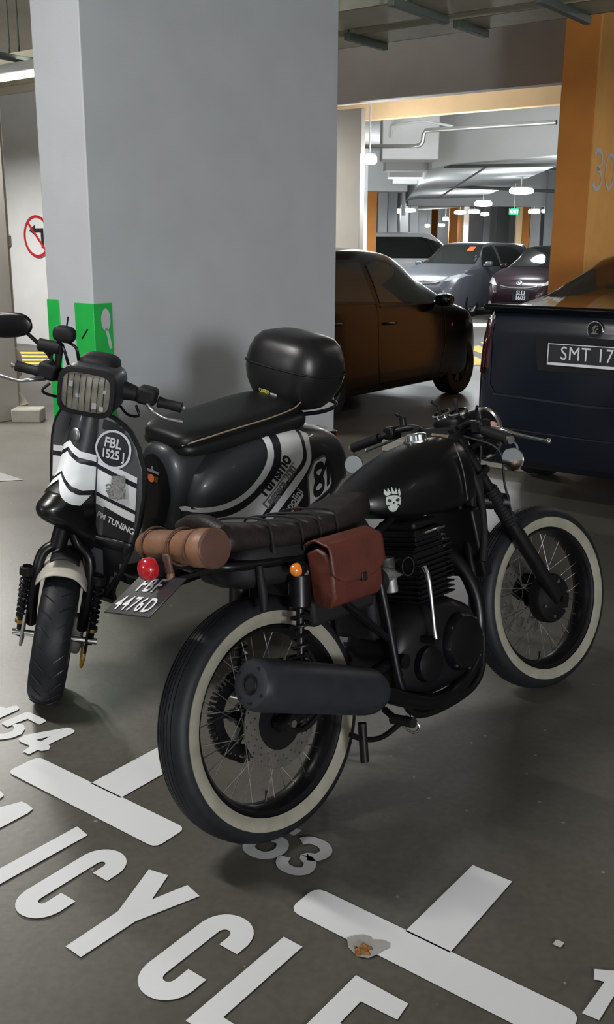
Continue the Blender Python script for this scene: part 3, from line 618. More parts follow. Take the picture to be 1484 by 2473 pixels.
def car(label, pos, yaw, sp, name='car'):
    root = thing(name, label, 'car', frame(pos, yaw))
    L, Wd = sp['L'], sp['W']/2; hw = smoothtab(sp['width']); tp = smoothtab(sp['top']); bl = smoothtab(sp['belt']); bt = sp['bot']
    g = G(); rings = []; NS = 90; rh = sp.get('roofw', .62)
    for i in range(NS+1):
        u = i/NS; x = -L/2 + L*(.5-.5*math.cos(math.pi*u)) if i not in (0, NS) else (-L/2 if i == 0 else L/2)
        wd = interp(hw, x)*Wd; zt = interp(tp, x); zb = interp(bt, x); zB = min(interp(bl, x), zt-.012)
        gg = max(0, min(1, (zt-zB-.06)/.3)); wr = wd*(.90*(1-gg)+rh/Wd*gg*.98)
        P = [(0, zb), (wd*.8, zb), (wd*.965, zb+.03), (wd*.995, zb+(zB-zb)*.3), (wd, zb+(zB-zb)*.55), (wd*.985, zb+(zB-zb)*.82), (wd*.955, zB)]
        P += [(wd*.955+(wr-wd*.955)*.5, zB+(zt-zB)*.5+.01*gg), (wr, zt-.035-.03*gg if zt-zB > .1 else zB+(zt-zB)*.85), (wr*.86, zt-.018*gg-.004), (wr*.5, zt), (0, zt+.004)]
        P = [Vector((0, a, b)) for a, b in P]; P = catmull(P, 4)
        half = [(p.y, p.z) for p in P]; ring = [Vector((x, a, b)) for a, b in half]+[Vector((x, -a, b)) for a, b in reversed(half[1:-1])]
        rings.append(ring)
    g.loft(rings); body = g.build('body', sp['mat'], root, ang=50)
    Rw = sp.get('Rw', .31)
    cut = G()
    for wx in sp['wheels']:
        for s in (-1, 1): cut.cyl((wx, s*(Wd-.26), Rw+.02), (wx, s*(Wd+.1), Rw+.02), Rw+.055, 40)
    co = cut.build('cutter', M['matt_black']); md = body.modifiers.new('bool', 'BOOLEAN'); md.object = co; md.solver = 'EXACT'
    dg = bpy.context.evaluated_depsgraph_get(); dg.update(); me = bpy.data.meshes.new_from_object(body.evaluated_get(dg)); body.modifiers.clear(); body.data = me
    me.materials.clear(); me.materials.append(sp['mat']); bpy.data.objects.remove(co)
    G().add([(0, 0, 0)]*0, [])
    for wx in sp['wheels']:
        for s in (-1, 1): car_wheel(root, wx, s*(Wd-.115), Rw, sp.get('rim', M['alloy']), sp.get('spokes', 5))
    tree = bvh([G_from(g)])
    for nm, m_, poly in sp.get('side', []):
        for s in sp.get('sides', (-1, 1)):
            decal(nm, M[m_], root, [poly], (0, s*2, 0), (1, 0, 0), (0, 0, 1), (0, -s, 0), tree, off=.004, step=.06)
    for nm, m_, shapes, d, *r in sp.get('ends', []):
        decal(nm, M[m_], root, shapes, (d*4, 0, 0), (0, 1, 0), (0, 0, 1), (-d, 0, 0), tree, off=r[0] if r else .004, step=.05, maxd=6)
    for s in sp.get('sides', (-1, 1)):
        mx, my, mz = sp['mirror']; g2 = G().ell((mx, s*(Wd*.955+my), mz), (.07, .10, .065), pw=.7); g2.tube([(mx, s*Wd*.86, mz-.04), (mx, s*(Wd*.955+my), mz-.02)], .02, 8)
        g2.build('wing_mirror', sp['mat'], root)
    for s in sp.get('sides', (-1, 1)):
        for hx, hz in sp.get('handles', []):
            h, n, _, _ = tree.ray_cast(Vector((hx, s*2, hz)), Vector((0, -s, 0)), 3)
            if h: G().tube([h+Vector((-.09, -s*.005, 0)), h+Vector((-.07, s*.03, 0)), h+Vector((.07, s*.03, 0)), h+Vector((.09, -s*.005, 0))], .014, 8, smooth=4).build('door_handle', sp['mat'], root)
    return root, tree
def G_from(g): return g
def line(pts, w_=.008): return stroke(pts, w_, 4, smooth=False)
# --- black hatchback (right side towards us, nose away)
L = 3.95
hatch = dict(L=L, W=1.72, mat=M['car_black'], Rw=.315, wheels=(-1.22, 1.27), rim=mat('dark_alloy', (.05, .05, .055), .35, metal=.6), spokes=6, roofw=.60,
    width=[(-1.98, .82), (-1.9, .90), (-1.6, .97), (-1, 1), (1, 1), (1.45, .97), (1.75, .86), (1.9, .72), (1.98, .55)],
    top=[(-1.98, .72), (-1.95, .95), (-1.86, 1.12), (-1.65, 1.44), (-1.4, 1.53), (-.6, 1.575), (0, 1.55), (.35, 1.46), (.85, 1.19), (1.15, 1.04), (1.6, .93), (1.85, .80), (1.94, .62), (1.98, .55)],
    belt=[(-1.98, .6), (-1.9, .88), (-1.6, 1.06), (-.5, 1.02), (.6, .97), (1.1, .93), (1.6, .82), (1.9, .6), (1.98, .5)],
    bot=[(-1.98, .35), (-1.7, .24), (-1.2, .2), (1.3, .2), (1.7, .22), (1.98, .28)],
    side=[('front_window', 'tinted_glass', [(-.33, 1.06), (-.36, 1.40), (-.15, 1.445), (.12, 1.40), (.48, 1.22), (.74, 1.03), (.30, 1.03)]),
          ('rear_window', 'tinted_glass', [(-1.32, 1.11), (-1.20, 1.38), (-.8, 1.44), (-.46, 1.44), (-.43, 1.07)]),
          ('window_seal', 'stripe_black', line([(-.33, 1.055), (-.36, 1.41), (-.15, 1.455), (.12, 1.41), (.48, 1.23), (.76, 1.02), (-.33, 1.02), (-.43, 1.06), (-.46, 1.45), (-.8, 1.45), (-1.21, 1.39), (-1.33, 1.10), (-.43, 1.06)], .022)), ('door_seam', 'stripe_black', line([(-.40, 1.07), (-.42, .6), (-.36, .26)])), ('door_seam', 'stripe_black', line([(.86, .97), (.88, .6), (.80, .26)])),
          ('sill', 'matt_black', [(-.85, .20), (.88, .20), (.88, .28), (-.85, .28)]),
          ('headlight', 'headlamp', [(1.45, .78), (1.72, .70), (1.86, .72), (1.80, .80), (1.5, .90)]),
          ('side_repeater', 'orange_print', circ(1.02, .78, .022, 12))],
    sides=(-1,), mirror=(.72, .10, 1.05), handles=[(-.22, .86), (-1.12, .90)],
    ends=[('windscreen', 'dark_glass', [[(-.62, 1.08), (.62, 1.08), (.50, 1.42), (-.50, 1.42)]], 1)])
HP = PZ(1102, 950, 0); hs, ht = HP.dot(AX), HP.dot(BX)
# front right tyre contact sits at local (1.27,-.8)
ctr = W(hs-.80, ht-1.27)
hroot, htree = car('black hatchback parked beyond the wide pillar, nose pointing away', ctr, 52.65, hatch)
# --- navy sedan (tail towards us)
L = 4.5
sed = dict(L=L, W=1.63, mat=M['car_navy'], Rw=.31, wheels=(-1.28, 1.30), roofw=.60,
    width=[(-2.25, .84), (-2.22, .90), (-2.12, .955), (-1.8, .985), (-1, 1), (1, 1), (1.7, .97), (2.1, .82), (2.25, .6)],
    top=[(-2.25, 1.10), (-2.22, 1.19), (-2.16, 1.22), (-2.05, 1.225), (-1.72, 1.235), (-1.55, 1.265), (-1.2, 1.40), (-.8, 1.54), (-.3, 1.565), (.3, 1.55), (.7, 1.42), (1.2, 1.16), (1.7, 1.04), (2.1, .9), (2.25, .65)],
    belt=[(-2.25, 1.05), (-2.15, 1.14), (-1.7, 1.17), (0, 1.08), (1.2, 1.0), (1.9, .85), (2.25, .6)],
    bot=[(-2.25, .30), (-2.2, .25), (-1.8, .20), (-1.2, .2), (1.3, .2), (2.25, .25)],
    side=[('side_window', 'dark_glass', [(-1.25, 1.15), (-.85, 1.42), (-.3, 1.49), (.25, 1.47), (.9, 1.12)])],
    sides=(1,), mirror=(.75, .1, 1.1), handles=[(-.1, .95)],
    ends=[('rear_window', 'dark_glass', [[(-.70, 1.225), (.70, 1.225), (.47, 1.52), (-.47, 1.52)]], -1)])
sc_ = W(-2.20, 7.88)
sroot, stree = car('navy blue sedan with its boot towards the motorcycles, at right', sc_, 52.65, sed)
# tail details in the sedan's own frame; y>0 is the car's left
def rearY(y, z, off=0.0):
    h, n, _, _ = stree.ray_cast(Vector((-4, y, z)), Vector((1, 0, 0)), 5); return (h.x if h else -2.25)-off
D_ = (1, 0, 0)
def rdec(name, m, shapes, off=.004, parent=None, step=.05, label=None):
    o = decal(name, M[m], parent or sroot, shapes, (-4, 0, 0), (0, -1, 0), (0, 0, 1), D_, stree, off=off, step=step, maxd=5)
    if label: o['label'] = label
    return o
# u axis is -y: negative u is the car's left (image left)
rdec('boot_seam', 'stripe_black', [line([(-.66, 1.18), (-.66, .76), (-.62, .70), (0, .68), (.62, .70), (.66, .76), (.66, 1.18)], .012)])
rdec('plate_recess', 'matt_black', [[(-.37, 1.08), (.37, 1.08), (.34, .87), (-.34, .87)]], .006)
rdec('tail_light', 'car_red_lens', [[(-.82, 1.14), (-.66, 1.16), (-.66, .86), (-.82, .86)]], .006)
rdec('tail_light', 'car_red_lens', [[(.82, 1.14), (.66, 1.16), (.66, .86), (.82, .86)]], .006)
decal('tail_light_side', M['car_red_lens'], sroot, [[(-2.24, 1.06), (-2.0, 1.09), (-1.98, .95), (-2.05, .82), (-2.24, .82)]], (0, 2, 0), (1, 0, 0), (0, 0, 1), (0, -1, 0), stree, off=.006, step=.05)
rdec('bumper_seam', 'stripe_black', [line([(-.86, .80), (-.70, .79)], .01), line([(-.87, .50), (0, .48), (.87, .50)], .008)])
x0 = -2.25
G().loft([[(-2.02, y, 1.21), (-2.225, y*.985, 1.205), (-2.26, y*.98, 1.235), (-2.24, y*.98, 1.25), (-2.03, y, 1.24)] for y in [k/8*.74 for k in range(-8, 9)]]).build('boot_spoiler', M['gloss_black'], sroot, bevel=.006)
xr = rearY(0, .97); pt = thing
pz0, pz1 = .91, 1.04
pl = G().span((xr-.018, -.275, pz0), (xr-.006, .275, pz1)).build('number_plate', M['plate_black'], sroot, bevel=.003)
g = G()
for (a, b, c, d) in ((-.275, .275, pz1-.007, pz1-.002), (-.275, .275, pz0, pz0+.016), (-.275, -.270, pz0, pz1), (.270, .275, pz0, pz1)): g.span((xr-.021, a, c), (xr-.017, b, d))
g.build('plate_frame', M['plate_white'], pl)
vs, fs = text_geo('SMT 1720', .112, 0, xs=.86, spacing=1.10)
decal('plate_lettering', M['plate_white'], pl, [(vs, fs)], (xr-.0185, -.02, .980), (0, -1, 0), (0, 0, 1), D_)
bz = 1.13; bx = rearY(0, bz)
bo = G().lathe([(0, -.006), (.043, -.008), (.048, -.004), (.05, 0)], (bx-.004, 0, bz), (1, 0, 0), 32).build('badge', M['gloss_black'], sroot)
G().lathe([(.041, -.008), (.044, -.014), (.049, -.012), (.052, 0)], (bx-.002, 0, bz), (1, 0, 0), 32).build('badge_ring', M['chrome'], bo)
decal('badge_emblem', M['chrome'], bo, [stroke([(-.02, -.022), (.022, -.022)], .006, smooth=False), stroke([(-.008, -.02), (-.006, .0), (.0, .016), (.018, .022)], .007), stroke([(-.016, .0), (-.012, .012), (.004, .024)], .006), stroke([(.004, -.02), (.006, -.004), (.018, .008)], .006)], (bx-.0125, 0, bz), (0, -1, 0), (0, 0, 1), D_)
# --- facing cars across the aisle
def facing(L, W_, roof, hood, m):
    h = L/2
    return dict(L=L, W=W_, mat=m, Rw=.31, wheels=(-h+.85, h-.85), roofw=.60,
        width=[(-h, .8), (-h+.3, .96), (-h+1, 1), (h-1, 1), (h-.5, .97), (h-.22, .88), (h-.05, .70), (h, .55)],
        top=[(-h, hood-.1), (-h+.08, roof-.35), (-h+.35, roof-.1), (-h+1, roof), (0, roof), (.45, roof-.06), (h-1.25, hood+.17), (h-1.0, hood+.08), (h-.5, hood-.04), (h-.2, hood-.16), (h-.05, hood-.34), (h, hood-.45)],
        belt=[(-h, hood-.12), (-h+.4, hood+.06), (h-1.1, hood+.0), (h-.5, hood-.12), (h, hood-.5)],
        bot=[(-h, .3), (-h+.5, .2), (h-.5, .18), (h, .26)],
        side=[('front_side_window', 'dark_glass', [(h-1.35, hood+.06), (.45, roof-.11), (.05, roof-.07), (.0, hood+.06)]), ('rear_side_window', 'dark_glass', [(-.1, hood+.06), (-.1, roof-.07), (-1.0, roof-.08), (-h+.6, hood+.12)])],
        sides=(1, -1), mirror=(h-1.45, .10, hood+.12), handles=[(.1, hood-.12)],
        ends=[('windscreen', 'dark_glass', [[(-.70, hood+.12), (.70, hood+.12), (.54, roof-.05), (-.54, roof-.05)]], 1)])
def face(root, tree, hood, lamps=True, grille=True):
    def fd(name, m, shapes, off=.004, parent=None): return decal(name, M[m], parent or root, shapes, (5, 0, 0), (0, 1, 0), (0, 0, 1), (-1, 0, 0), tree, off=off, step=.05, maxd=6)
    for s in (-1, 1):
        fd('headlight', 'headlamp', [[(s*.50, hood-.26), (s*.76, hood-.22), (s*.86, hood-.12), (s*.80, hood-.08), (s*.62, hood-.14)]], .008)
        fd('fog_lamp', 'headlamp', circ(s*.62, .38, .05, 16) and [circ(s*.62, .38, .05, 16)], .006)
    if grille:
        fd('grille', 'matt_black', [[(-.45, hood-.27), (.45, hood-.27), (.36, hood-.34), (-.36, hood-.34)]], .005)
        fd('grille_bar', 'chrome', [stroke([(-.42, hood-.26), (-.2, hood-.30), (.2, hood-.30), (.42, hood-.26)], .022)], .012)
        fd('lower_intake', 'matt_black', [[(-.55, .26), (.55, .26), (.45, .42), (-.45, .42)]], .005)
        fd('front_badge', 'chrome', [ringgeo(0, hood-.20, .045, .062, 24, .7), ringgeo(0, hood-.19, .018, .028, 16, 1.2)], .016)
mar = facing(4.5, 1.72, 1.60, 1.02, M['car_maroon'])
mp = PZ(1232, 778, 0); ms_, mt_ = mp.dot(AX), mp.dot(BX)
mroot, mtree = car('maroon car facing us across the aisle, left of the orange pillar', W(ms_-.05, mt_+2.3), 236, mar)
face(mroot, mtree, 1.02)
h, n, _, _ = mtree.ray_cast(Vector((5, 0.08, .56)), Vector((-1, 0, 0)), 6); px_ = h.x
pl = G().span((px_+.004, -.08, .46), (px_+.02, .30, .68)).build('number_plate', M['plate_black'], mroot)
for tx, dy in (('SLU', .05), ('1603', -.055)): decal('plate_lettering', M['plate_white'], pl, [moved(text_geo(tx, .13, .003, xs=.9), 0, dy)], (px_+.024, .11, .57), (0, 1, 0), (0, 0, 1), (-1, 0, 0))
sil = facing(4.5, 1.76, 1.66, 1.06, M['car_silver'])
sp0 = PZ(1012, 766, 0)
siroot, sitree = car('silver car facing us between the white car and the maroon car', W(sp0.dot(AX), sp0.dot(BX)+2.3), 232.65, sil)
face(siroot, sitree, 1.06)
decal('windscreen_sticker', M['orange_print'], siroot, [rrect(.28, .44, 1.46, 1.56)], (5, 0, 0), (0, 1, 0), (0, 0, 1), (-1, 0, 0), sitree, off=.009, step=0, maxd=6)
wh = facing(4.7, 1.8, 1.93, 1.16, M['car_white'])
p = PY(985, 590, 29)
wh['side'] = [('side_window', 'dark_glass', [(1.05, 1.24), (.62, 1.66), (.1, 1.81), (-1.2, 1.81), (-1.75, 1.56), (-1.7, 1.24)])]
wroot, wtree = car('white tall car seen side-on behind the silver car', (p.x+.15, 29, 0), 8, wh)
dk = facing(4.3, 1.75, 1.66, 1.05, M['car_dark'])
p = PY(1256, 590, 33.5); droot, dtree = car('dark hatchback far away with a red tail light', (p.x, 35.5, 0), 75, dk)
for s in (-1, 1): decal('tail_light', M['bright_red_lens'], droot, [rrect(s*.72-.08, s*.72+.08, 1.0, 1.25)], (-5, 0, 0), (0, 1, 0), (0, 0, 1), (1, 0, 0), dtree, off=.01, maxd=6)
dk2 = facing(4.3, 1.75, 1.62, 1.02, M['car_dark']); p = PY(1165, 590, 41)
r2, _ = car('low dark car roof far behind the silver car', (p.x, 41, 0), 170, dk2)
# ------------------------------------------------------------------ the scooter (x forward, y its left, z up; leaning on its stand)
SM = frame((-.955, 3.33, 0), 232.7, 8)
sco = thing('scooter', 'black, grey and white striped classic scooter with a top box beside the wide pillar', 'scooter', SM)
ST = Matrix.Rotation(R(45), 4, 'Z') @ Matrix.Rotation(R(-5.5), 4, 'X')                       # front wheel turned to its left
def rot_about(x, y, deg): return Matrix.Translation((x, y, 0)) @ Matrix.Rotation(R(deg), 4, 'Z') @ Matrix.Translation((-x, -y, 0))
HT = Matrix.Translation((-.135, .042, .030)) @ Matrix.Rotation(R(32), 4, 'Z') @ Matrix.Translation((0, 0, 1.12)) @ Matrix.Rotation(R(-2.5), 4, 'X') @ Matrix.Diagonal((1, 1.1, 1, 1)) @ Matrix.Translation((0, 0, -1.12))
def tyre_g(c, Rr, wd, rb, n=64, grooves=0):
    pr = [(rb, wd*.62), (rb+.012, wd*.86), (rb+(Rr-rb)*.35, wd*1.0), (rb+(Rr-rb)*.62, wd*.98), (rb+(Rr-rb)*.8, wd*.86), (rb+(Rr-rb)*.92, wd*.62)]
    top = []
    ys = [wd*.62-(wd*1.24)*k/16 for k in range(1, 16)]
    for k, y in enumerate(ys):
        r = Rr-(Rr-rb)*.08*(abs(y)/(wd*.62))**2.2
        if grooves and abs(y) < wd*.58:
            # narrow circumferential groove at every third station
            if k % 3 == 1: top += [(r, y+.0022), (r-.005, y+.0012), (r-.005, y-.0012), (r, y-.0022)]; continue
        top.append((r, y))
    pr = pr+top+[(r, -o) for r, o in reversed(pr)]+[(rb-.004, -wd*.4), (rb-.004, wd*.4)]
    return G().lathe(pr, c, (0, 1, 0), n, closed=True)
# front wheel
fr = tyre_g((0, 0, .25), .25, .062, .158).move(ST).build('front_tyre', M['tyre'], sco)
g = G().lathe([(.160, .045), (.150, .048), (.145, .04), (.138, .02), (.138, -.02), (.145, -.04), (.150, -.048), (.160, -.045)], (0, 0, .25), n=48)
for k in range(5):
    a = k*2*math.pi/5+.4; c = Vector((0, 0, .25)); d = Vector((math.cos(a), 0, math.sin(a))); g.tube([c+d*.03, c+d*.145], [.022, .014], 8)
g.move(ST).build('wheel_rim', M['satin_black'], fr)
G().cyl((0, -.05, .25), (0, .05, .25), .045).move(ST).build('hub', M['steel'], fr)
g = G()
for k in range(26):
    for s in (-1, 1):
        a = k*2*math.pi/26+s*.06; P_ = []
        for q in range(6):
            y = s*(.008+.045*q/5); r = .2512-.0075*(abs(y)/.04)**2.2; aa = a+.16*q/5
            P_.append(Vector((r*math.cos(aa), y, .25+r*math.sin(aa))))
        g.tube(P_, [.0006, .0022, .0022, .0022, .0018, .0006], 4)
g.move(ST).build('tread_sipes', M['stripe_black'], fr)
# disc + caliper + hose
G().lathe([(.05, .056), (.11, .056), (.11, .060), (.05, .060)], (0, 0, .25), n=48, closed=True).move(ST).build('brake_disc', M['dull_steel'], sco)
G().ell((-.055, .076, .235), (.026, .022, .08), pw=.6).move(ST).build('brake_caliper', M['alloy'], sco, bevel=.003)
G().tube([(-.06, .10, .20), (-.04, .105, .12), (-.06, .11, .10), (-.09, .115, .14), (-.085, .118, .28), (-.05, .10, .40), (-.03, .075, .5), (-.05, .04, .6)], .0045, 8, smooth=6).move(ST).build('brake_hose', M['rubber_hose'], sco)
# fork arms, shocks, links
for s in (-1, 1):
    G().tube([(-.04, 0, .66), (-.03, s*.03, .60), (-.01, s*.080, .555), (.01, s*.092, .47), (0, s*.092, .36), (-.03, s*.09, .27)], .019, 12, smooth=6).move(ST).build('fork_arm', M['gloss_black'], sco)
    sh = G().tube([(.02, s*.122, .50), (.005, s*.125, .36), (-.02, s*.125, .22)], .012, 10, smooth=3).move(ST).build('shock_absorber', M['satin_black'], sco)
    g = G(); P_ = []
    for k in range(8*10+1):
        a = 2*math.pi*k/10; u = k/80; P_.append(Vector((.018-.03*u+.020*math.cos(a), s*.124+.018*math.sin(a), .47-.17*u)))
    g.tube(P_, .0042, 6).move(ST).build('spring', M['satin_black'], sh)
    G().lathe([(.02, 0), (.026, .004), (.026, .03), (.018, .034)], (.018, s*.123, .475), (0, 0, 1), 16, closed=True).move(ST).build('shock_cap', M['satin_black'], sh)
    if s < 0 or s > 0: G().lathe([(.0, 0), (.021, 0), (.021, .014), (0, .014)], (-.014, s*.125, .275), (0, 0, 1), 16).move(ST).build('shock_collar', M['gold'], sh)
    G().prism([(-.045, .19), (.03, .20), (.035, .25), (-.005, .36), (-.03, .36), (-.05, .26)], (0, s*.108, 0), (1, 0, 0), (0, 0, 1), -s*.010).move(ST).build('fork_link', M['alloy'] if s < 0 else M['satin_black'], sco, bevel=.003)
    G().cyl((-.012, s*.05, .235), (-.012, s*.15, .235), .012, 12).move(ST).build('axle_bolt', M['chrome'], sco)
G().grid(lambda u, v: ((.278-.06*abs(2*v-1)**3)*math.cos(R(70+75*u)), (v-.5)*.172, .25+(.278-.06*abs(2*v-1)**3)*math.sin(R(70+75*u))+.012), 18, 12).move(ST).build('inner_mudguard', M['cream_guard'], sco, solid=.004)
G().grid(lambda u, v: (.305*math.cos(R(80+40*u)), (v-.5)*.10, .25+(.312-.02*(2*v-1)**2)*math.sin(R(80+40*u))+.012), 12, 8).move(ST).build('mudguard_cap', M['matt_black'], sco, solid=.004)
G().tube([(-.03, 0, .58), (-.08, 0, .75), (-.135, 0, 1.06)], .03, 14).build('steering_column', M['satin_black'], sco)
# leg shield
def hwz(z): return interp([(.40, .10), (.50, .155), (.60, .195), (.70, .218), (.80, .228), (.90, .224), (.97, .20), (1.02, .165), (1.05, .12), (1.068, .06), (1.072, .004)], z)*1.07
def shx(y, z): return -.125-.060*(abs(y)/.22)**1.4-.10*max(0, .62-z)-.02*max(0, (z-.95)/.12)
zs = [.40+.672*(k/30)**.9 for k in range(31)]
sg = G().grid(lambda u, v: (shx((2*v-1)*hwz(.40+.672*u), .40+.672*u), (2*v-1)*hwz(.40+.672*u), .40+.672*u), 44, 24)
shield = G().add(sg.v, sg.f).build('leg_shield', M['scooter_light'], sco, solid=.008)
ed = [Vector((shx(hwz(z), z), s*hwz(z), z)) for s, zz in ((1, [.40+.672*k/40 for k in range(41)]), (-1, [.40+.672*k/40 for k in reversed(range(41))])) for z in zz]
G().tube(ed, .0085, 8).build('shield_trim', M['matt_black'], sco)
lb = G().grid(lambda u, v: (shx((2*v-1)*hwz(.34+.29*u), .34+.29*u)+.012-.12*(1-u)*.5, (2*v-1)*(hwz(.34+.29*u)+.006), .34+.29*u), 12, 12)
lb.build('lower_shield', M['scooter_black'], sco, solid=.006)
# centre cover with its beak
secs = [(1.075, -.15, .048, .045), (1.02, -.15, .055, .06), (.95, -.15, .060, .078), (.88, -.15, .062, .098), (.82, -.15, .064, .125), (.775, -.145, .067, .165), (.74, -.14, .070, .195), (.70, -.15, .074, .19), (.66, -.16, .076, .145), (.62, -.17, .088, .10), (.56, -.19, .075, .07)]
rings = [[Vector((xb+dp*abs(math.sin(a))**.8, -hw*math.copysign(abs(math.cos(a))**.85, math.cos(a)), z)) for a in [math.pi*k/20 for k in range(21)]] for z, xb, hw, dp in secs]
# smooth along height
R2 = []
for i in range(len(rings)-1):
    for t_ in range(5):
        r = []
        for k in range(21):
            p0 = rings[max(0, i-1)][k]; p1 = rings[i][k]; p2 = rings[i+1][k]; p3 = rings[min(len(rings)-1, i+2)][k]; t = t_/5
            r.append(.5*((2*p1)+(p2-p0)*t+(2*p0-5*p1+4*p2-p3)*t*t+(3*p1-p0-3*p2+p3)*t**3))
        R2.append(r)
R2.append(rings[-1]); hc = G().loft(R2); cut_ = next(i for i, r in enumerate(R2) if r[0].z < .80)
horn = G().loft(R2[:cut_+1]).build('horncast_cover', M['scooter_grey'], sco, ang=60)
G().loft(R2[cut_:]).build('horncast_beak', M['scooter_black'], sco, ang=60)
shadowy = None
st = bvh([G().add(sg.v, sg.f).add(hc.v, hc.f)])
def fdec(name, m, shapes, off=.0065, step=.02, parent=None, label=None):   # thrown backwards onto the shield; u = scooter's left, v = up
    o = decal(name, M[m], parent or sco, shapes, (.6, 0, 0), (0, 1, 0), (0, 0, 1), (-1, 0, 0), st, off=off, step=step, maxd=1.2)
    if label: o['label'] = label
    return o

def loc_y(mt, x, y, b):
    iv = mt.inverted(); o = iv @ Vector((0, 0, CAMH)); d = iv.to_3x3() @ ray(x, y); t = (b-o.y)/d.y; q = o+d*t; return (q.x, q.z)
def loc_x(mt, x, y, a):
    iv = mt.inverted(); o = iv @ Vector((0, 0, CAMH)); d = iv.to_3x3() @ ray(x, y); t = (a-o.x)/d.x; q = o+d*t; return (q.y, q.z)
def geo_map(geo, o, ux, uy, fn):
    f2 = lambda a, b: fn(o[0]+a*ux[0]+b*uy[0], o[1]+a*ux[1]+b*uy[1])
    if isinstance(geo, tuple): return ([f2(a, b) for a, b in geo[0]], geo[1])
    return [f2(a, b) for a, b in geo]
def chev(zs):   # zs: (z at centre, z at cover edge, z at wing tip) top; same bottom
    (t0, t1, t2), (b0, b1, b2) = zs; out = []
    for s in (1, -1):
        out.append([(0, t0), (s*.066, t1), (s*.066, b1), (0, b0)])
        out.append([(s*.072, t1-.004), (s*.218, t2), (s*.218, b2), (s*.072, b1-.004)])
    return out
fdec('beak_shadowless_black', 'scooter_black', [[(-.088, .752), (0, .826), (.088, .752), (.088, .70), (-.088, .70)]], off=.0050) if False else None
for nm, zz, lab in (('upper_stripe', ((.962, .915, .872), (.940, .893, .850)), None), ('wide_stripe', ((.925, .876, .832), (.858, .792, .752)), None), ('lower_stripe', ((.848, .778, .738), (.828, .748, .708)), None)):
    sh = chev(zz); 
    for q in sh:
        fdec(nm, 'stripe_white', [q])
for y0, z0, y1, z1, h_ in ((0, .940, .092, .893, .014),):
    pass
for (t, b) in (((.940, .893, .850), (.925, .876, .832)), ((.858, .792, .752), (.848, .778, .738))):
    for q in chev((t, b)): fdec('black_stripe', 'stripe_black', [q], off=0.0067)
fdec('black_lower_area', 'scooter_black', [[(-.215, .706), (-.104, .742), (-.104, .40), (-.15, .40)], [(.215, .706), (.104, .742), (.104, .40), (.15, .40)]], off=0.0071)
fdec('horncast_lower_area', 'scooter_black', [[(-.2, .79), (-.0, .824), (.2, .79), (.2, .5), (-.2, .5)]], off=0.0063) if False else None
pd = fdec('round_plate', 'plate_black', [circ(.128, .952, .064, 40)], off=0.0105)
fdec('plate_ring', 'plate_white', [ringgeo(.128, .952, .058, .066)], off=0.0120, parent=pd)
for tl_ in (moved(text_geo('FBL', .046, .0012, xs=.9), .125, .972), moved(text_geo('1525 J', .040, .0012, xs=.85), .130, .934)): fdec('plate_lettering', 'plate_white', [tl_], off=0.0125, parent=pd)
fdec('tuning_lettering', 'plate_white', [moved(text_geo('PM TUNING', .031, .0008, xs=.86), .150, .690, rot=-.26)], off=0.0085)
refl = mat('crinkled_silver_foil', (.7, .71, .72), .12, metal=1, bump=1.0, bscale=60)
M['foil'] = refl
fdec('reflective_sticker', 'foil', [[(.134, .862), (.180, .872), (.186, .790), (.124, .775)]], off=0.0145)
fdec('script_badge', 'badge_grey', [stroke([(.03+.09, .835), (.05+.09, .838), (.07+.09, .82), (.045+.09, .812), (.03+.09, .822), (.06+.09, .80), (.095+.09, .79)], .006)], off=0.0095) if False else None
fdec('swirl_emblem', 'badge_grey', [([(a+.046, b-.012) for a, b in g_[0]], g_[1]) for g_ in (stroke([(.063, .83), (.075, .838), (.09, .828), (.078, .818), (.066, .812), (.085, .808), (.10, .80), (.112, .79)], .006), stroke([(.064, .822), (.08, .824), (.095, .812), (.082, .80), (.07, .806)], .005))], off=.0105)
fdec('dark_name_strip', 'scooter_black', [[(.075, 1.045), (.165, 1.035), (.175, 1.005), (.075, 1.012)]], off=0.0085)
# round chrome-ringed badge on the cover
h, n, _, _ = st.ray_cast(Vector((.6, .012, .985)), Vector((-1, 0, 0)), 2)
G().lathe([(0, .004), (.014, .006), (.020, .004), (.024, .0)], h+Vector((.002, 0, 0)), (1, 0, .1), 24).build('cover_badge', M['steel'], sco)
h, n, _, _ = st.ray_cast(Vector((.6, -.045, .96)), Vector((-1, 0, 0)), 2)
fdec('side_script', 'badge_grey', [stroke([(-.052, 1.02), (-.055, .99), (-.06, .965), (-.068, .945), (-.078, .93)], .007)], off=0.0085)
# headset, headlight, bars
hs = G()
hr = []
for x_, w_h, h_h in ((-.12, .055, .045), (-.09, .075, .065), (-.03, .086, .080), (.03, .087, .082), (.075, .085, .080), (.095, .082, .077)):
    hr.append([Vector((x_, w_h*math.copysign(abs(math.cos(a))**.55, math.cos(a)), 1.125+h_h*math.copysign(abs(math.sin(a))**.6, math.sin(a)))) for a in [2*math.pi*k/32 for k in range(32)]])
head = G().loft(hr).move(HT).build('headset', M['scooter_grey'], sco, ang=60, bevel=.004)
G().ell((-.03, 0, 1.195), (.07, .06, .035), pw=.7).move(HT).build('instrument_pod', M['matt_black'], head)
rect = lambda hw, hh, x: [Vector((x, hw*math.copysign(abs(math.cos(a))**.45, math.cos(a)), 1.125+hh*math.copysign(abs(math.sin(a))**.45, math.sin(a)))) for a in [2*math.pi*k/40 for k in range(40)]]
G().loft([rect(.086, .078, .085), rect(.086, .078, .112), rect(.074, .064, .114), rect(.074, .064, .104)], cap=False).move(HT).build('headlight_rim', M['matt_black'], head)
ln = G().loft([rect(.075, .065, .100), rect(.073, .063, .110), rect(.05, .045, .116), rect(.001, .001, .118)]).move(HT).build('headlight_lens', M['lens_glass'], head)
g = G()
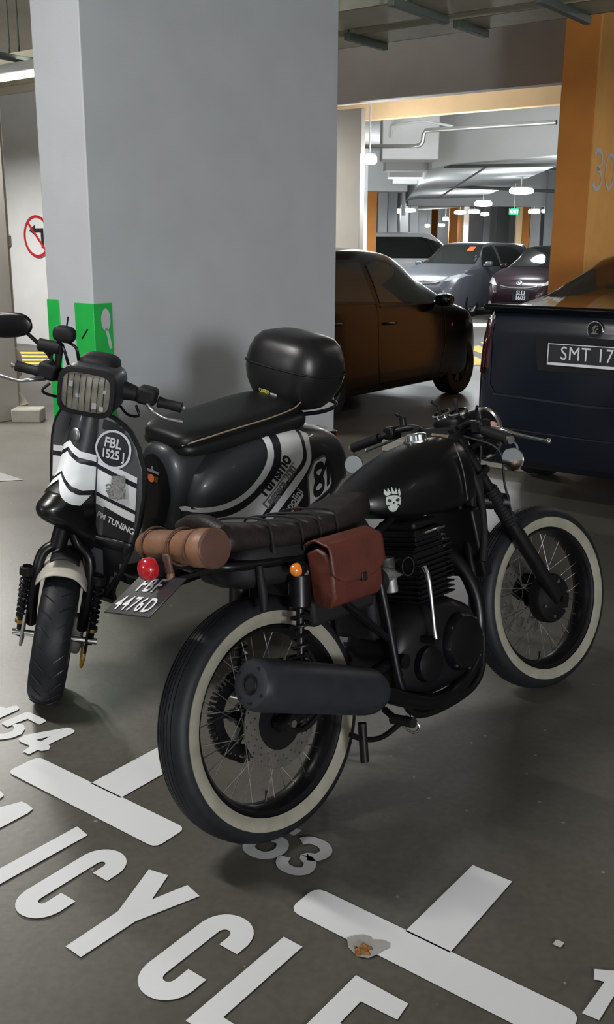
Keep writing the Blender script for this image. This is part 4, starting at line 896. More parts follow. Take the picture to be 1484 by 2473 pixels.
for k in range(-3, 4): g.tube([(.1125, k*.0185, 1.066), (.1180-.0008*abs(k), k*.0185, 1.09), (.1195-.0010*abs(k), k*.0185, 1.125), (.1180-.0008*abs(k), k*.0185, 1.16), (.1125, k*.0185, 1.184)], .0013, 5)
g.move(HT).build('lens_ribs', M['matt_black'], ln)
for (y, z, w_, h_) in ((-.045, 1.15, .012, .018), (-.022, 1.115, .012, .012), (.03, 1.088, .014, .02), (.052, 1.082, .012, .016), (.058, 1.14, .008, .012)): G().span((.1165, y-w_/2, z-h_/2), (.119, y+w_/2, z+h_/2)).move(HT).build('lens_facet', M['headlamp'], ln)
HB = HT @ Matrix.Translation((0, 0, 1.12)) @ Matrix.Rotation(R(-4.5), 4, 'X') @ Matrix.Diagonal((1, .80, 1, 1)) @ Matrix.Translation((0, 0, -1.12))
for s in (-1, 1):
    G().tube([(-.02, s*.07, 1.125), (-.03, s*.12, 1.125), (-.035, s*.17, 1.12), (-.04, s*.22, 1.115)], [.038, .030, .022, .018], 16, smooth=4).move(HB).build('handlebar', M['matt_black'], head)
    G().box((-.025, s*.195, 1.13), (.06, .075, .06)).move(HB).build('switch_box', M['matt_black'], head, bevel=.012)
    gr = G().lathe([(.010, .235), (.019, .237), (.0195, .25), (.0165, .255), (.0175, .325), (.019, .33), (.008, .333)], (-.04, 0, 1.113), (0, s, 0), 20).move(HB).build('grip', M['matt_black'], head)
    G().lathe([(.008, .330), (.010, .334), (.010, .349), (0, .351)], (-.04, 0, 1.113), (0, s, 0), 14).move(HB).build('bar_end', M['steel'], gr)
    G().tube([(-.01, s*.20, 1.105), (.035, s*.24, 1.10), (.03, s*.29, 1.085), (.025, s*.36, 1.085)], [.009, .008, .006, .007], 10, smooth=4).move(HB).build('brake_lever', M['steel'], head)
    G().tube([(.02, s*.17, 1.10), (.03, s*.19, 1.07), (.0, s*.14, 1.055), (-.04, s*.09, 1.07)], .005, 8, smooth=5).move(HB).build('cable', M['satin_black'], head)
mi = G().tube([(-.03, -.15, 1.14), (-.035, -.155, 1.18), (-.04, -.19, 1.215), (-.04, -.235, 1.25)], .0065, 10, smooth=4).move(HT).build('mirror_stem', M['satin_black'], head)
G().ell((0, 0, 0), (.016, .076, .042), pw=.8, mtx=None).move(HT @ Matrix.Translation((-.035, -.295, 1.268)) @ Matrix.Rotation(R(14), 4, 'X')).build('mirror_shell', M['gloss_black'], mi)
G().ell((0, 0, 0), (.004, .070, .037), pw=.8).move(HT @ Matrix.Translation((-.050, -.295, 1.268)) @ Matrix.Rotation(R(14), 4, 'X')).build('mirror_glass', M['mirror'], mi)
ph = G().tube([(-.02, -.13, 1.15), (-.02, -.125, 1.24)], .011, 10).move(HT).build('clamp_post', M['matt_black'], head)
G().ell((-.02, -.115, 1.275), (.025, .035, .028), pw=.7).cyl((-.02, -.19, 1.225), (-.02, -.125, 1.225), .022, 16).move(HT).build('clamp_head', M['matt_black'], ph)
for q in ([(-.02, -.10, 1.25), (-.0, -.07, 1.24), (-.01, -.06, 1.19)], [(-.02, -.12, 1.24), (.01, -.10, 1.22), (0, -.09, 1.18)], [(-.02, -.15, 1.21), (.0, -.145, 1.18), (-.02, -.15, 1.15)]):
    G().tube(q, .005, 8, smooth=4).move(HT).build('clamp_cable', M['satin_black'], ph)
for q in ([(-.02, -.11, 1.30), (-.02, -.108, 1.335)], [(-.02, -.06, 1.27), (-.02, -.045, 1.305)]): G().tube(q, .0025, 6).move(HT).build('clamp_prong', M['satin_black'], ph)
# floorboard
G().loft([[(x, y, z) for y, z in ((-hw, z0), (-hw, z0+.03), (-.06, z0+.03), (-.05, z0+.055), (.05, z0+.055), (.06, z0+.03), (hw, z0+.03), (hw, z0))] for x, hw, z0 in ((-.22, .16, .44), (-.30, .19, .40), (-.40, .21, .385), (-.60, .21, .385), (-.72, .18, .39))]).build('floorboard', M['matt_black'], sco, bevel=.005)
# bodywork under the seat
def bsec(x, w0, zb, zt, n=36, pw=.75): 
    zc, hh = (zb+zt)/2, (zt-zb)/2
    return [Vector((x, w0*math.copysign(abs(math.cos(a))**pw, math.cos(a)), zc+hh*math.copysign(abs(math.sin(a))**pw, math.sin(a)))) for a in [2*math.pi*k/n for k in range(n)]]
bs = [(-.475, .050, .60, .84), (-.482, .085, .52, .875), (-.51, .112, .45, .89), (-.54, .126, .42, .895), (-.65, .14, .40, .90), (-.85, .15, .40, .90), (-1.1, .15, .42, .88), (-1.35, .13, .46, .84), (-1.50, .10, .50, .80), (-1.56, .06, .55, .77)]
bg = G().loft([bsec(*b) for b in bs])
body = bg.build('body_tunnel', M['scooter_grey'], sco, ang=60)
# glossy black front cover with a small badge
bt_ = bvh([bg])
decal('front_cover', M['scooter_black'], sco, [moved(circ(0, 0, .088, 36, .155), 0, .69)], (0, 0, 0), (0, 1, 0), (0, 0, 1), (-1, 0, 0), bt_, off=.004, step=.02)
fb = decal('front_badge', M['badge_grey'], sco, [[(-.035, .775), (.035, .775), (.035, .785), (.008, .785), (.004, .80), (-.004, .80), (-.008, .785), (-.035, .785)]], (0, 0, 0), (0, 1, 0), (0, 0, 1), (-1, 0, 0), bt_, off=.008, step=.02)
decal('badge_print', M['gold'], fb, [rrect(-.034, .034, .742, .764, .003)], (0, 0, 0), (0, 1, 0), (0, 0, 1), (-1, 0, 0), bt_, off=.008, step=.02)
decal('badge_dot', M['orange_print'], fb, [circ(0, .752, .016, 20)], (0, 0, 0), (0, 1, 0), (0, 0, 1), (-1, 0, 0), bt_, off=.010, step=.02)
# bulging side panels
def panel_geo(s):
    g = G(); nu, nv = 44, 14; cx, cz = -1.03, .66; b0 = len(g.v)
    def pt(a, r):
        ca, sa = math.cos(a), math.sin(a)
        ax = (.50 if ca > 0 else .545)*math.copysign(abs(ca)**(.78 if ca > 0 else .66), ca); az = (.245 if sa > 0 else .24)*math.copysign(abs(sa)**.80, sa)
        x, z = cx+ax*r, cz+az*r
        z += -.16*max(0, -(ax*r))**1.6 if sa > 0 else .10*max(0, -(ax*r))
        y = .118+.125*(1-r**3.4)**.5*(1-.12*max(0, -(ax*r)/.5))
        if r >= 1: y = .10
        return Vector((x, s*y, z))
    rs = [1-(1-i/nv)**1.5 for i in range(nv+1)]
    for r in rs[1:]:
        for k in range(nu): g.v.append(pt(2*math.pi*k/nu, r))
    g.v.append(pt(0, 0)); c = len(g.v)-1
    for i in range(nv-1):
        for k in range(nu): g.f.append((i*nu+k, i*nu+(k+1) % nu, (i+1)*nu+(k+1) % nu, (i+1)*nu+k))
    for k in range(nu): g.f.append((c, k, (k+1) % nu))
    return g
for s in (1, -1):
    pg = panel_geo(s); pn = pg.build('side_panel', M['scooter_grey'], sco, ang=80)
    if s == 1: pleft, pgl = pn, pg
pt_ = bvh([pgl, bg])
B_S = .215
fy = lambda x, y: loc_y(SM, x, y, B_S)
def sdec(name, m, shapes, off=.003, step=.025, parent=None, b=B_S):
    return decal(name, M[m], parent or pleft, shapes, (0, .6, 0), (1, 0, 0), (0, 0, 1), (0, -1, 0), pt_, off=off, step=step, maxd=.58)
def pxband(A, B): # strip between two pixel polylines
    A = [Vector((*p, 0)) for p in A]; B = [Vector((*p, 0)) for p in B]; A = catmull(A, 6); B = catmull(B, 6)
    vs = [fy(p.x, p.y) for p in A]+[fy(p.x, p.y) for p in B]; n = len(A)
    return (vs, [(i, i+1, n+i+1, n+i) for i in range(n-1)])
e1 = [(660, 1040), (655, 1062), (637, 1115), (591, 1178), (540, 1218), (480, 1243)]
e2 = [(673, 1040), (668, 1064), (648, 1122), (603, 1183), (548, 1227), (484, 1252)]
e3 = [(688, 1040), (684, 1066), (660, 1130), (617, 1188), (560, 1238), (488, 1266)]
e4 = [(735, 1046), (730, 1068), (719, 1110), (688, 1146), (640, 1212), (585, 1290)]
e5 = [(742, 1046), (737, 1070), (728, 1114), (697, 1152), (650, 1216), (600, 1290)]
e6 = [(755, 1052), (748, 1073), (740, 1115), (712, 1160), (668, 1218), (620, 1290)]
e7 = [(900, 1052), (900, 1073), (900, 1115), (900, 1160), (900, 1218), (880, 1290)]
sdec('panel_stripe', 'stripe_white', [pxband(e1, e2)]); sdec('panel_stripe', 'stripe_white', [pxband(e3, e4)]); sdec('panel_stripe', 'stripe_white', [pxband(e5, e6)])
sdec('panel_black_stripe', 'stripe_black', [pxband(e2, e3)], off=.0025); sdec('panel_black_stripe', 'stripe_black', [pxband(e4, e5)], off=.0025)
u1 = Vector((72, -96)).normalized()
def tpx(txt, size, o, ang, asp=1.0, bold=.02, shear=0, al='LEFT'):
    g_ = text_geo(txt, 1, bold, al, shear=shear); c, s_ = math.cos(ang), math.sin(ang)
    return geo_map(g_, o, (size*asp*c, -size*asp*s_), (-size*s_, -size*c), fy)
A_ = math.atan2(98, 74)
sdec('model_lettering', 'stripe_black', [tpx('Turismo', 38, (615, 1193), A_, .90, .035, .1)], off=.0045, step=.05)
sdec('model_lettering', 'badge_grey', [tpx('Leggera 200', 27, (627, 1220), A_, .90, .035, .1), [fy(622, 1210), fy(697, 1112), fy(698, 1114), fy(624, 1213)]], off=.0045, step=.05)
sdec('black_rear_area', 'stripe_black', [[fy(x, y) for x, y in ((757, 1090), (748, 1100), (728, 1140), (700, 1178), (668, 1222), (640, 1262), (720, 1262), (740, 1238), (800, 1195), (806, 1150), (792, 1110), (776, 1092))]], off=.002)
sdec('sponsor_lettering', 'stripe_white', [tpx('polini', 27, (683, 1222), math.atan2(46, 32), .9, .02)], off=.0045, step=.05)
sdec('sponsor_strip', 'stripe_white', [[fy(x, y) for x, y in ((690, 1229), (717, 1186), (721, 1192), (694, 1234))]], off=.0045)
sdec('sponsor_dot', 'orange_print', [geo_map(circ(0, 0, 7, 16), (707, 1224), (1, 0), (0, 1.1), fy)], off=.0045)
sdec('sponsor_lettering', 'stripe_white', [tpx('MALOSSI', 14, (756, 1226), math.atan2(38, 46), .9, .015, .2)], off=.0045, step=.05)
np_ = sdec('race_number_border', 'badge_grey', [[fy(x, y) for x, y in ((776, 1096), (748, 1108), (728, 1147), (736, 1222), (791, 1179), (797, 1165), (781, 1100))]], off=.004)
sdec('race_number_field', 'stripe_white', [[fy(x, y) for x, y in ((776, 1101), (750, 1112), (732, 1148), (739, 1215), (788, 1177), (794, 1164), (779, 1105))]], off=.0052, parent=np_)
sdec('race_number', 'stripe_black', [geo_map(stroke([(.5, .5), (.12, .68), (.12, .92), (.5, 1), (.88, .92), (.88, .68), (.5, .5), (.08, .36), (.08, .1), (.5, 0), (.92, .1), (.92, .36), (.5, .5)], .26), (747, 1193), (25, -12), (0, -66), fy), geo_map(stroke([(0, .78), (.55, .98), (.75, .9)], .22, smooth=False), (775, 1178), (13, -8), (-2, -62), fy), [fy(779, 1116), fy(787, 1112), fy(789, 1165), fy(781, 1172)]], off=.0068, step=.05, parent=np_)
# seat
def seatsec(x, w0, zb, zt): return [Vector((x, y*w0, zb+(zt-zb)*z)) for y, z in ((-.0, 0), (-.8, 0), (-1.0, .12), (-1.04, .45), (-.99, .72), (-.86, .90), (-.5, .985), (0, 1), (.5, .985), (.86, .90), (.99, .72), (1.04, .45), (1.0, .12), (.8, 0))]
ss = [(-.498, .06, .893, .922), (-.508, .095, .882, .938), (-.54, .12, .877, .953), (-.62, .130, .885, .96), (-.75, .136, .895, .965), (-.90, .142, .90, .98), (-1.05, .142, .905, .998), (-1.15, .132, .91, 1.0), (-1.22, .11, .915, .985), (-1.26, .08, .93, .96)]
seat = G().loft([[v for v in seatsec(*s)] for s in ss]).build('seat', M['vinyl_seat'], sco, sub=2, ang=180)
G().tube([(-.515, .098, .898), (-.58, .134, .922), (-.75, .143, .940), (-.95, .150, .957), (-1.10, .148, .975), (-1.17, .136, .992)], .003, 6, smooth=6).build('seat_piping', M['piping'], seat)
bol = [(-.505, .10, .86, .90), (-.55, .134, .845, .915), (-.70, .152, .855, .925), (-.90, .168, .855, .945), (-1.08, .170, .86, .960), (-1.20, .150, .87, .960), (-1.26, .11, .885, .945)]
G().loft([[v for v in seatsec(*s)] for s in bol]).build('seat_bolster', M['vinyl_seat'], seat, sub=2, ang=180)
# tail light, rear mudguard, rear wheel, rack
G().loft([[Vector((x, y, z)) for y, z in ((-.05, .735), (.05, .735), (.055, .79), (-.055, .79))] for x in (-1.53, -1.585)]).build('tail_light_housing', M['scooter_black'], sco, bevel=.006)
G().span((-1.605, -.042, .725), (-1.575, .048, .785)).build('tail_light', M['red_lens'], sco, bevel=.006)
G().grid(lambda u, v: (-1.25-.30*math.cos(R(60-105*u)), (v-.5)*.15, .30+.30*math.sin(R(60-105*u))+.02), 12, 6).build('rear_mudguard', M['scooter_black'], sco, solid=.004)
rt = tyre_g((-1.27, 0, .25), .25, .062, .158).build('rear_tyre', M['tyre'], sco)
G().lathe([(0, .03), (.10, .035), (.15, .045), (.158, .03), (.158, -.03), (.15, -.045), (.10, -.035), (0, -.03)], (-1.27, 0, .25), n=36).build('wheel_rim', M['satin_black'], rt)
G().box((-1.0, -.08, .33), (.5, .12, .14)).build('engine_case', M['alloy'], sco, bevel=.03)
G().tube([(-.9, .06, .36), (-.95, .16, .08), (-.98, .20, -.02+.033)], .012, 8, smooth=3).build('side_stand', M['satin_black'], sco)
rk = G().tube([(-1.20, .10, .925), (-1.36, .13, .93), (-1.48, .10, .945), (-1.48, -.10, .945), (-1.36, -.13, .93), (-1.20, -.10, .925)], .009, 10, smooth=4)
rk.tube([(-1.22, .04, .86), (-1.26, .05, .93)], .02, 8).tube([(-1.22, -.04, .86), (-1.26, -.05, .93)], .02, 8).build('rack', M['satin_black'], sco)
tb = thing('top_box', 'black domed plastic top box on the scooter rack', 'luggage box', SM.copy())
bxr = []
for z, hx, hy in ((.942, .09, .10), (.950, .112, .125), (.985, .138, .155), (1.04, .160, .178), (1.085, .168, .186), (1.13, .167, .186), (1.17, .160, .178), (1.21, .146, .162), (1.238, .122, .138), (1.25, .088, .10), (1.254, .03, .03)):
    bxr.append([Vector((-1.285+hx*math.copysign(abs(math.cos(a))**.62, math.cos(a)), hy*1.07*math.copysign(abs(math.sin(a))**.62, math.sin(a)), z)) for a in [2*math.pi*k/64 for k in range(64)]])
bxg = G().loft(bxr); bxg.build('box_shell', M['box_plastic'], tb, ang=70)
bxt = bvh([bxg])
G().tube([Vector((-1.285+.1700*math.copysign(abs(math.cos(a))**.62, math.cos(a)), .2015*math.copysign(abs(math.sin(a))**.62, math.sin(a)), 1.105+.012*math.cos(a))) for a in [2*math.pi*k/64 for k in range(64)]], .0045, 6, closed=True).build('lid_seam', M['matt_black'], tb)
bl_ = decal('box_lettering', M['yellow_print'], tb, [moved(text_geo('CANDY', .022, .0014, xs=.75), -.038, 0)], (0, 0, 1.005), (0, 1, 0), (0, 0, 1), (-1, 0, 0), bxt, off=.003, step=.05)
bl_.data = bl_.data
decal('box_lettering', M['plate_white'], tb, [moved(text_geo('MOTOR', .012, .0008, xs=.8), .014, -.003)], (0, 0, 1.005), (0, 1, 0), (0, 0, 1), (-1, 0, 0), bxt, off=.003, step=.05)
decal('side_reflector', M['smoke_lens'], tb, [[(-1.43, 1.07), (-1.38, 1.055), (-1.36, 1.08), (-1.40, 1.12), (-1.44, 1.13)]], (0, .5, 0), (1, 0, 0), (0, 0, 1), (0, -1, 0), bxt, off=.004, step=.03)
# ------------------------------------------------------------------ the motorcycle (x forward, y left, z up; leaning left on its stand)
MM = frame((-.07, 2.45, 0), 45, 11.5)
moto = thing('motorcycle', 'black cafe-style motorcycle with whitewall tyres, parked nearest the camera', 'motorcycle', MM)
FS = Matrix.Translation((1.395, 0, 0)) @ Matrix.Rotation(R(-7.5), 4, 'Z')
I4 = Matrix.Identity(4)
def spoked(cx, T, parent, side_groove=True):
    def B(g): return g.move(T) if T else g
    c = (cx, 0, .34)
    ty = B(tyre_g(c, .34, .056, .258, 96, grooves=1)).build('tyre', M['tyre'], parent, ang=30)
    for s in (-1, 1):
        B(G().lathe([(.2635, s*.0500), (.270, s*.0535), (.280, s*.0570), (.292, s*.0580), (.300, s*.0575), (.3005, s*.0540)], c, (0, 1, 0), 96)).build('whitewall', M['white_rubber'], ty)
    rim = B(G().lathe([(.262, .036), (.258, .040), (.250, .038), (.246, .030), (.238, .022), (.235, 0), (.238, -.022), (.246, -.030), (.250, -.038), (.258, -.040), (.262, -.036), (.252, 0)], c, (0, 1, 0), 80, closed=True)).build('wheel_rim', M['gloss_black'], parent)
    B(G().lathe([(0, .062), (.022, .062), (.024, .05), (.042, .046), (.044, .036), (.026, .03), (.024, 0), (.026, -.03), (.044, -.036), (.042, -.046), (.024, -.05), (.022, -.062), (0, -.062)], c, (0, 1, 0), 36)).build('hub', M['satin_black'], rim)
    C_ = Vector(c)
    first = None
    for k in range(36):
        a = 2*math.pi*k/36; s = 1 if k % 2 else -1; da = .62*(1 if (k//2) % 2 else -1)
        p0 = C_+Vector((.041*math.cos(a+da*1.6), s*.041, .041*math.sin(a+da*1.6))); p1 = C_+Vector((.237*math.cos(a), s*.004, .237*math.sin(a)))
        B(G().tube([p0, p1], .0014, 5)).build('spoke', M['steel'], rim)
    a = R(-98); d = Vector((math.cos(a), 0, math.sin(a)))
    B(G().tube([C_+d*.236, C_+d*.205], [.005, .0035], 8)).build('valve', M['matt_black'], rim)
    return ty, rim
rty, rrim = spoked(0, None, moto)
fty, frim = spoked(0, FS, moto)
def disc(cx, y, r0, r1, T, name, holes=True):
    g = G(); n = 120; rr_ = [r0, r0+(r1-r0)*.25, r0+(r1-r0)*.36, r0+(r1-r0)*.52, r0+(r1-r0)*.63, r0+(r1-r0)*.8, r0+(r1-r0)*.9, r1]
    for k in range(n):
        for j in range(len(rr_)):
            a = 2*math.pi*k/n; 
            for yy in (y-.002, y+.002): g.v.append(Vector((cx+rr_[j]*math.cos(a), yy, .34+rr_[j]*math.sin(a))))
    m_ = len(rr_); ix = lambda k, j, q: ((k % n)*m_+j)*2+q
    for k in range(n):
        for j in range(m_-1):
            hole = holes and j in (1, 3, 5) and (k+(j*2)) % 6 == 0
            if hole:
                g.f.append((ix(k, j, 0), ix(k+1, j, 0), ix(k+1, j, 1), ix(k, j, 1))); g.f.append((ix(k, j+1, 0), ix(k+1, j+1, 0), ix(k+1, j+1, 1), ix(k, j+1, 1)))
                g.f.append((ix(k, j, 0), ix(k, j+1, 0), ix(k, j+1, 1), ix(k, j, 1))); g.f.append((ix(k+1, j, 0), ix(k+1, j+1, 0), ix(k+1, j+1, 1), ix(k+1, j, 1))); continue
            for q in (0, 1): g.f.append((ix(k, j, q), ix(k+1, j, q), ix(k+1, j+1, q), ix(k, j+1, q)))
        g.f.append((ix(k, 0, 0), ix(k+1, 0, 0), ix(k+1, 0, 1), ix(k, 0, 1))); g.f.append((ix(k, m_-1, 0), ix(k+1, m_-1, 0), ix(k+1, m_-1, 1), ix(k, m_-1, 1)))
    if T: g.move(T)
    return g.build(name, M['dull_steel'], moto, ang=30)
disc(0, -.068, .078, .128, None, 'rear_brake_disc')
G().lathe([(.03, -.060), (.082, -.064), (.082, -.068), (.03, -.066)], (0, 0, .34), n=36, closed=True).build('disc_carrier', M['satin_black'], moto)
disc(0, .060, .085, .150, FS, 'front_brake_disc')
G().lathe([(0, -.085), (.03, -.088), (.05, -.080), (.085, -.072), (.092, -.060), (.092, -.03), (.03, -.02)], (0, 0, .34), n=40).move(FS).build('front_hub_drum', M['satin_black'], moto)
g = G()
for k in range(6):
    a = k*math.pi/3+.2; g.cyl((.065*math.cos(a), -.078, .34+.065*math.sin(a)), (.065*math.cos(a), -.086, .34+.065*math.sin(a)), .006, 8)
g.move(FS).build('drum_bolts', M['steel'], moto)
G().box((.05, .085, .42), (.06, .035, .09)).move(FS).build('front_caliper', M['satin_black'], moto, bevel=.008)
# sprocket and chain
g = G(); prof = []
for k in range(42):
    a = 2*math.pi*k/42
    prof += [(.113*math.cos(a), .113*math.sin(a)), (.120*math.cos(a+.05), .120*math.sin(a+.05)), (.120*math.cos(a+.09), .120*math.sin(a+.09)), (.113*math.cos(a+.13), .113*math.sin(a+.13))]
n_ = len(prof); inn = [(.085*math.cos(2*math.pi*k/n_), .085*math.sin(2*math.pi*k/n_)) for k in range(n_)]
for y in (.071, .077):
    for ring in (prof, inn):
        for a, b in ring: g.v.append(Vector((a, y, .34+b)))
for k in range(n_):
    j = (k+1) % n_; g.f += [(k, j, n_+j, n_+k), (2*n_+k, 2*n_+j, 3*n_+j, 3*n_+k), (k, j, 2*n_+j, 2*n_+k), (n_+k, n_+j, 3*n_+j, 3*n_+k)]
for k in range(5):
    a = k*2*math.pi/5+.35; g.tube([(.03*math.cos(a), .074, .34+.03*math.sin(a)), (.088*math.cos(a), .074, .34+.088*math.sin(a))], [.016, .010], 8)
g.lathe([(.02, .068), (.045, .068), (.045, .08), (.02, .08)], (0, 0, .34), n=24, closed=True)
g.build('sprocket', M['satin_black'], moto)
ch = [(.0, .465), (-.06, .451), (-.107, .407), (-.124, .34), (-.107, .273), (-.06, .229), (.0, .215), (.25, .27), (.50, .325), (.535, .345), (.545, .37), (.535, .395), (.50, .412), (.25, .44)]
cp = catmull([(a, .078, b) for a, b in ch], 9, True); g = G()
for i, p in enumerate(cp):
    if i % 2: continue
    q = cp[(i+1) % len(cp)]; d = (q-p); g.box((p+q)/2, (d.length*1.2, .014, .014), Matrix.Rotation(-math.atan2(d.z, d.x), 3, 'Y'))
g.build('chain', M['satin_black'], moto)
# swing arm, shocks, muffler
for s in (-1, 1):
    G().tube([(.50, s*.075, .375), (.30, s*.11, .37), (-.04, s*.10, .34)], [.018, .020, .016], 12, smooth=4).build('swing_arm', M['gloss_black'], moto)
    sh = G().tube([(.025, s*.135, .375), (.095, s*.125, .735)], .011, 12).build('shock_absorber', M['gloss_black'], moto)
    g = G(); P_ = []
    a0, b0 = Vector((.035, s*.134, .42)), Vector((.080, s*.127, .66)); dr = (b0-a0).normalized(); u_ = dr.orthogonal().normalized(); v_ = dr.cross(u_)
    for k in range(9*12+1): a = 2*math.pi*k/12; P_.append(a0+(b0-a0)*(k/108)+(u_*math.cos(a)+v_*math.sin(a))*.025)
    g.tube(P_, .0045, 6).build('spring', M['satin_black'], sh)
    G().tube([b0-dr*.02, b0+dr*.07], .030, 16).build('shock_shroud', M['gloss_black'], sh, bevel=.004)
    G().tube([a0-dr*.04, a0+dr*.01], .024, 16).build('spring_seat', M['gloss_black'], sh, bevel=.004)
    G().cyl((.095, s*.10, .735), (.095, s*.15, .735), .011, 12).cyl((.025, s*.10, .375), (.025, s*.155, .375), .010, 12).build('shock_bolt', M['chrome'], sh)
G().cyl((0, -.125, .34), (0, .125, .34), .010, 12).build('rear_axle', M['steel'], moto)
G().box((.07, -.085, .375), (.085, .045, .075), Matrix.Rotation(R(-20), 3, 'Y')).build('rear_caliper', M['satin_black'], moto, bevel=.01)
G().tube([(-.02, -.092, .335), (.06, -.092, .30), (.16, -.095, .34), (.24, -.095, .36)], .009, 8, smooth=4).build('caliper_stay', M['satin_black'], moto)
ma, mb = Vector((-.186, -.200, .517)), Vector((.285, -.172, .345)); dm = (mb-ma).normalized()
mu = G().lathe([(.0, .004), (.024, .004), (.024, -.004), (.030, -.006), (.058, -.002), (.066, .012), (.068, .03), (.068, .44), (.064, .47), (.050, .50), (.034, .515), (.027, .53)], ma, dm, 48).build('muffler', M['muffler'], moto)
G().lathe([(.0185, .02), (.0185, -.008), (.0235, -.010), (.0255, -.006), (.0255, .0)], ma, dm, 24).build('muffler_outlet', M['satin_black'], mu)
G().lathe([(0, .001), (.0184, .001)], ma-dm*.006, dm, 24).build('outlet_bore', M['tyre'], mu)
uu = dm.cross(Vector((0, 0, 1))).normalized(); vv = uu.cross(dm)
g = G()
for a, r in ((60, .046), (150, .046), (230, .046), (275, .040), (330, .046)):
    q = ma+(uu*math.cos(R(a))+vv*math.sin(R(a)))*r; g.cyl(q-dm*.004, q+dm*.01, .006 if a != 275 else .011, 12)
g.build('end_cap_bolts', M['satin_black'], mu)
g = G()
g.tube([mb, (.42, -.155, .275), (.55, -.14, .225), (.70, -.12, .215), (.82, -.105, .26), (.885, -.095, .35), (.90, -.09, .45), (.88, -.08, .54), (.83, -.065, .615), (.77, -.055, .64)], .024, 16, smooth=6)
g.tube([(.50, -.13, .24), (.65, -.03, .20), (.80, .03, .25), (.875, .06, .35), (.89, .065, .45), (.87, .06, .55), (.80, .055, .62), (.76, .05, .64)], .021, 14, smooth=6)
g.build('exhaust_pipe', M['gloss_black'], moto)
# frame
g = G()
for s in (-1, 1):
    g.tube([(.92, s*.02, .90), (.70, s*.05, .86), (.45, s*.09, .77), (.15, s*.10, .765), (-.08, s*.09, .79), (-.14, s*.06, .80)], .0135, 10, smooth=5)
    g.tube([(1.0, s*.015, .80), (.93, s*.06, .60), (.90, s*.10, .40), (.84, s*.12, .24), (.72, s*.125, .19), (.50, s*.125, .20), (.44, s*.125, .30), (.43, s*.115, .50), (.42, s*.10, .76)], .014, 10, smooth=5)
    g.tube([(.43, s*.115, .45), (.25, s*.115, .62), (.10, s*.105, .765)], .011, 10)
g.tube([(-.14, -.06, .80), (-.16, 0, .80), (-.14, .06, .80)], .0135, 10, smooth=4)
g.tube([(1.03, 0, .97), (1.08, 0, .84)], .030, 16).tube([(1.0, 0, .90), (.80, 0, .875)], .022, 12)
g.cyl((.47, -.13, .375), (.47, .13, .375), .022, 14)
g.build('frame', M['gloss_black'], moto)
G().box((.955, 0, .64), (.045, .20, .24), Matrix.Rotation(R(-8), 3, 'Y')).build('oil_cooler', M['satin_black'], moto, bevel=.008)
G().box((1.0, -.055, .80), (.075, .035, .10)).build('ignition_coil', M['matt_black'], moto, bevel=.008)
G().box((1.0, .055, .80), (.075, .035, .10)).build('ignition_coil', M['matt_black'], moto, bevel=.008)
G().tube([(.98, -.05, .92), (1.0, -.075, .80), (.97, -.10, .68), (.93, -.11, .58)], .014, 10, smooth=5).build('wiring_loom', M['matt_black'], moto)
G().box((.44, 0, .56), (.09, .17, .22)).build('air_box', M['matt_black'], moto, bevel=.02)
# engine
cc = []
for x, hw_, zb, zt in ((.44, .10, .27, .42), (.50, .125, .23, .50), (.60, .135, .21, .53), (.74, .135, .21, .52), (.84, .125, .24, .47), (.885, .09, .29, .41)): cc.append(bsec(x, hw_, zb, zt, 32, .6))
eng = G().loft(cc).build('engine_case', M['satin_black'], moto, ang=60)
for s in (-1, 1):
    G().lathe([(0, .035), (.05, .034), (.082, .026), (.092, .012), (.096, -.02)], (.735, s*.135, .365), (0, s, 0), 40).build('side_cover', M['gloss_black'], eng)
    G().lathe([(0, .028), (.035, .027), (.055, .018), (.06, -.02)], (.565, s*.130, .34), (0, s, 0), 32).build('small_cover', M['gloss_black'], eng)
    g = G()
    for k in range(8): a = k*math.pi/4; g.cyl((.735+.086*math.cos(a), s*.135, .365+.086*math.sin(a)), (.735+.086*math.cos(a), s*.158, .365+.086*math.sin(a)), .0055, 8)
    g.build('cover_bolts', M['steel'], eng)
g = G(); 
rot12 = Matrix.Rotation(R(8), 3, 'Y')
for k in range(9):
    z = .525+k*.016; g.box((.675+k*.002, 0, z), (.182, .225, .0055))
for k in range(4): z = .675+k*.014; g.box((.695+k*.002, 0, z), (.185-.012*k, .215-.012*k, .005))
g.box((.68, 0, .60), (.15, .19, .17)).box((.70, 0, .705), (.13, .17, .07))
g.build('cylinder_fins', M['satin_black'], moto, bevel=.001, seg=1)
G().box((.705, 0, .752), (.12, .15, .03)).build('cylinder_head', M['satin_black'], moto, bevel=.01)
for s in (-1, 1):
    ca = G().cyl((.48, s*.055, .625), (.585, s*.055, .640), .026, 20).cyl((.53, s*.055, .57), (.53, s*.055, .68), .020, 16).build('carburettor', M['alloy'], moto, bevel=.003)
    G().lathe([(.0, -.05), (.030, -.05), (.036, -.04), (.038, .02), (.03, .03)], (.44, s*.075, .625), (1, 0, 0), 24).build('air_filter', M['matt_black'], moto)
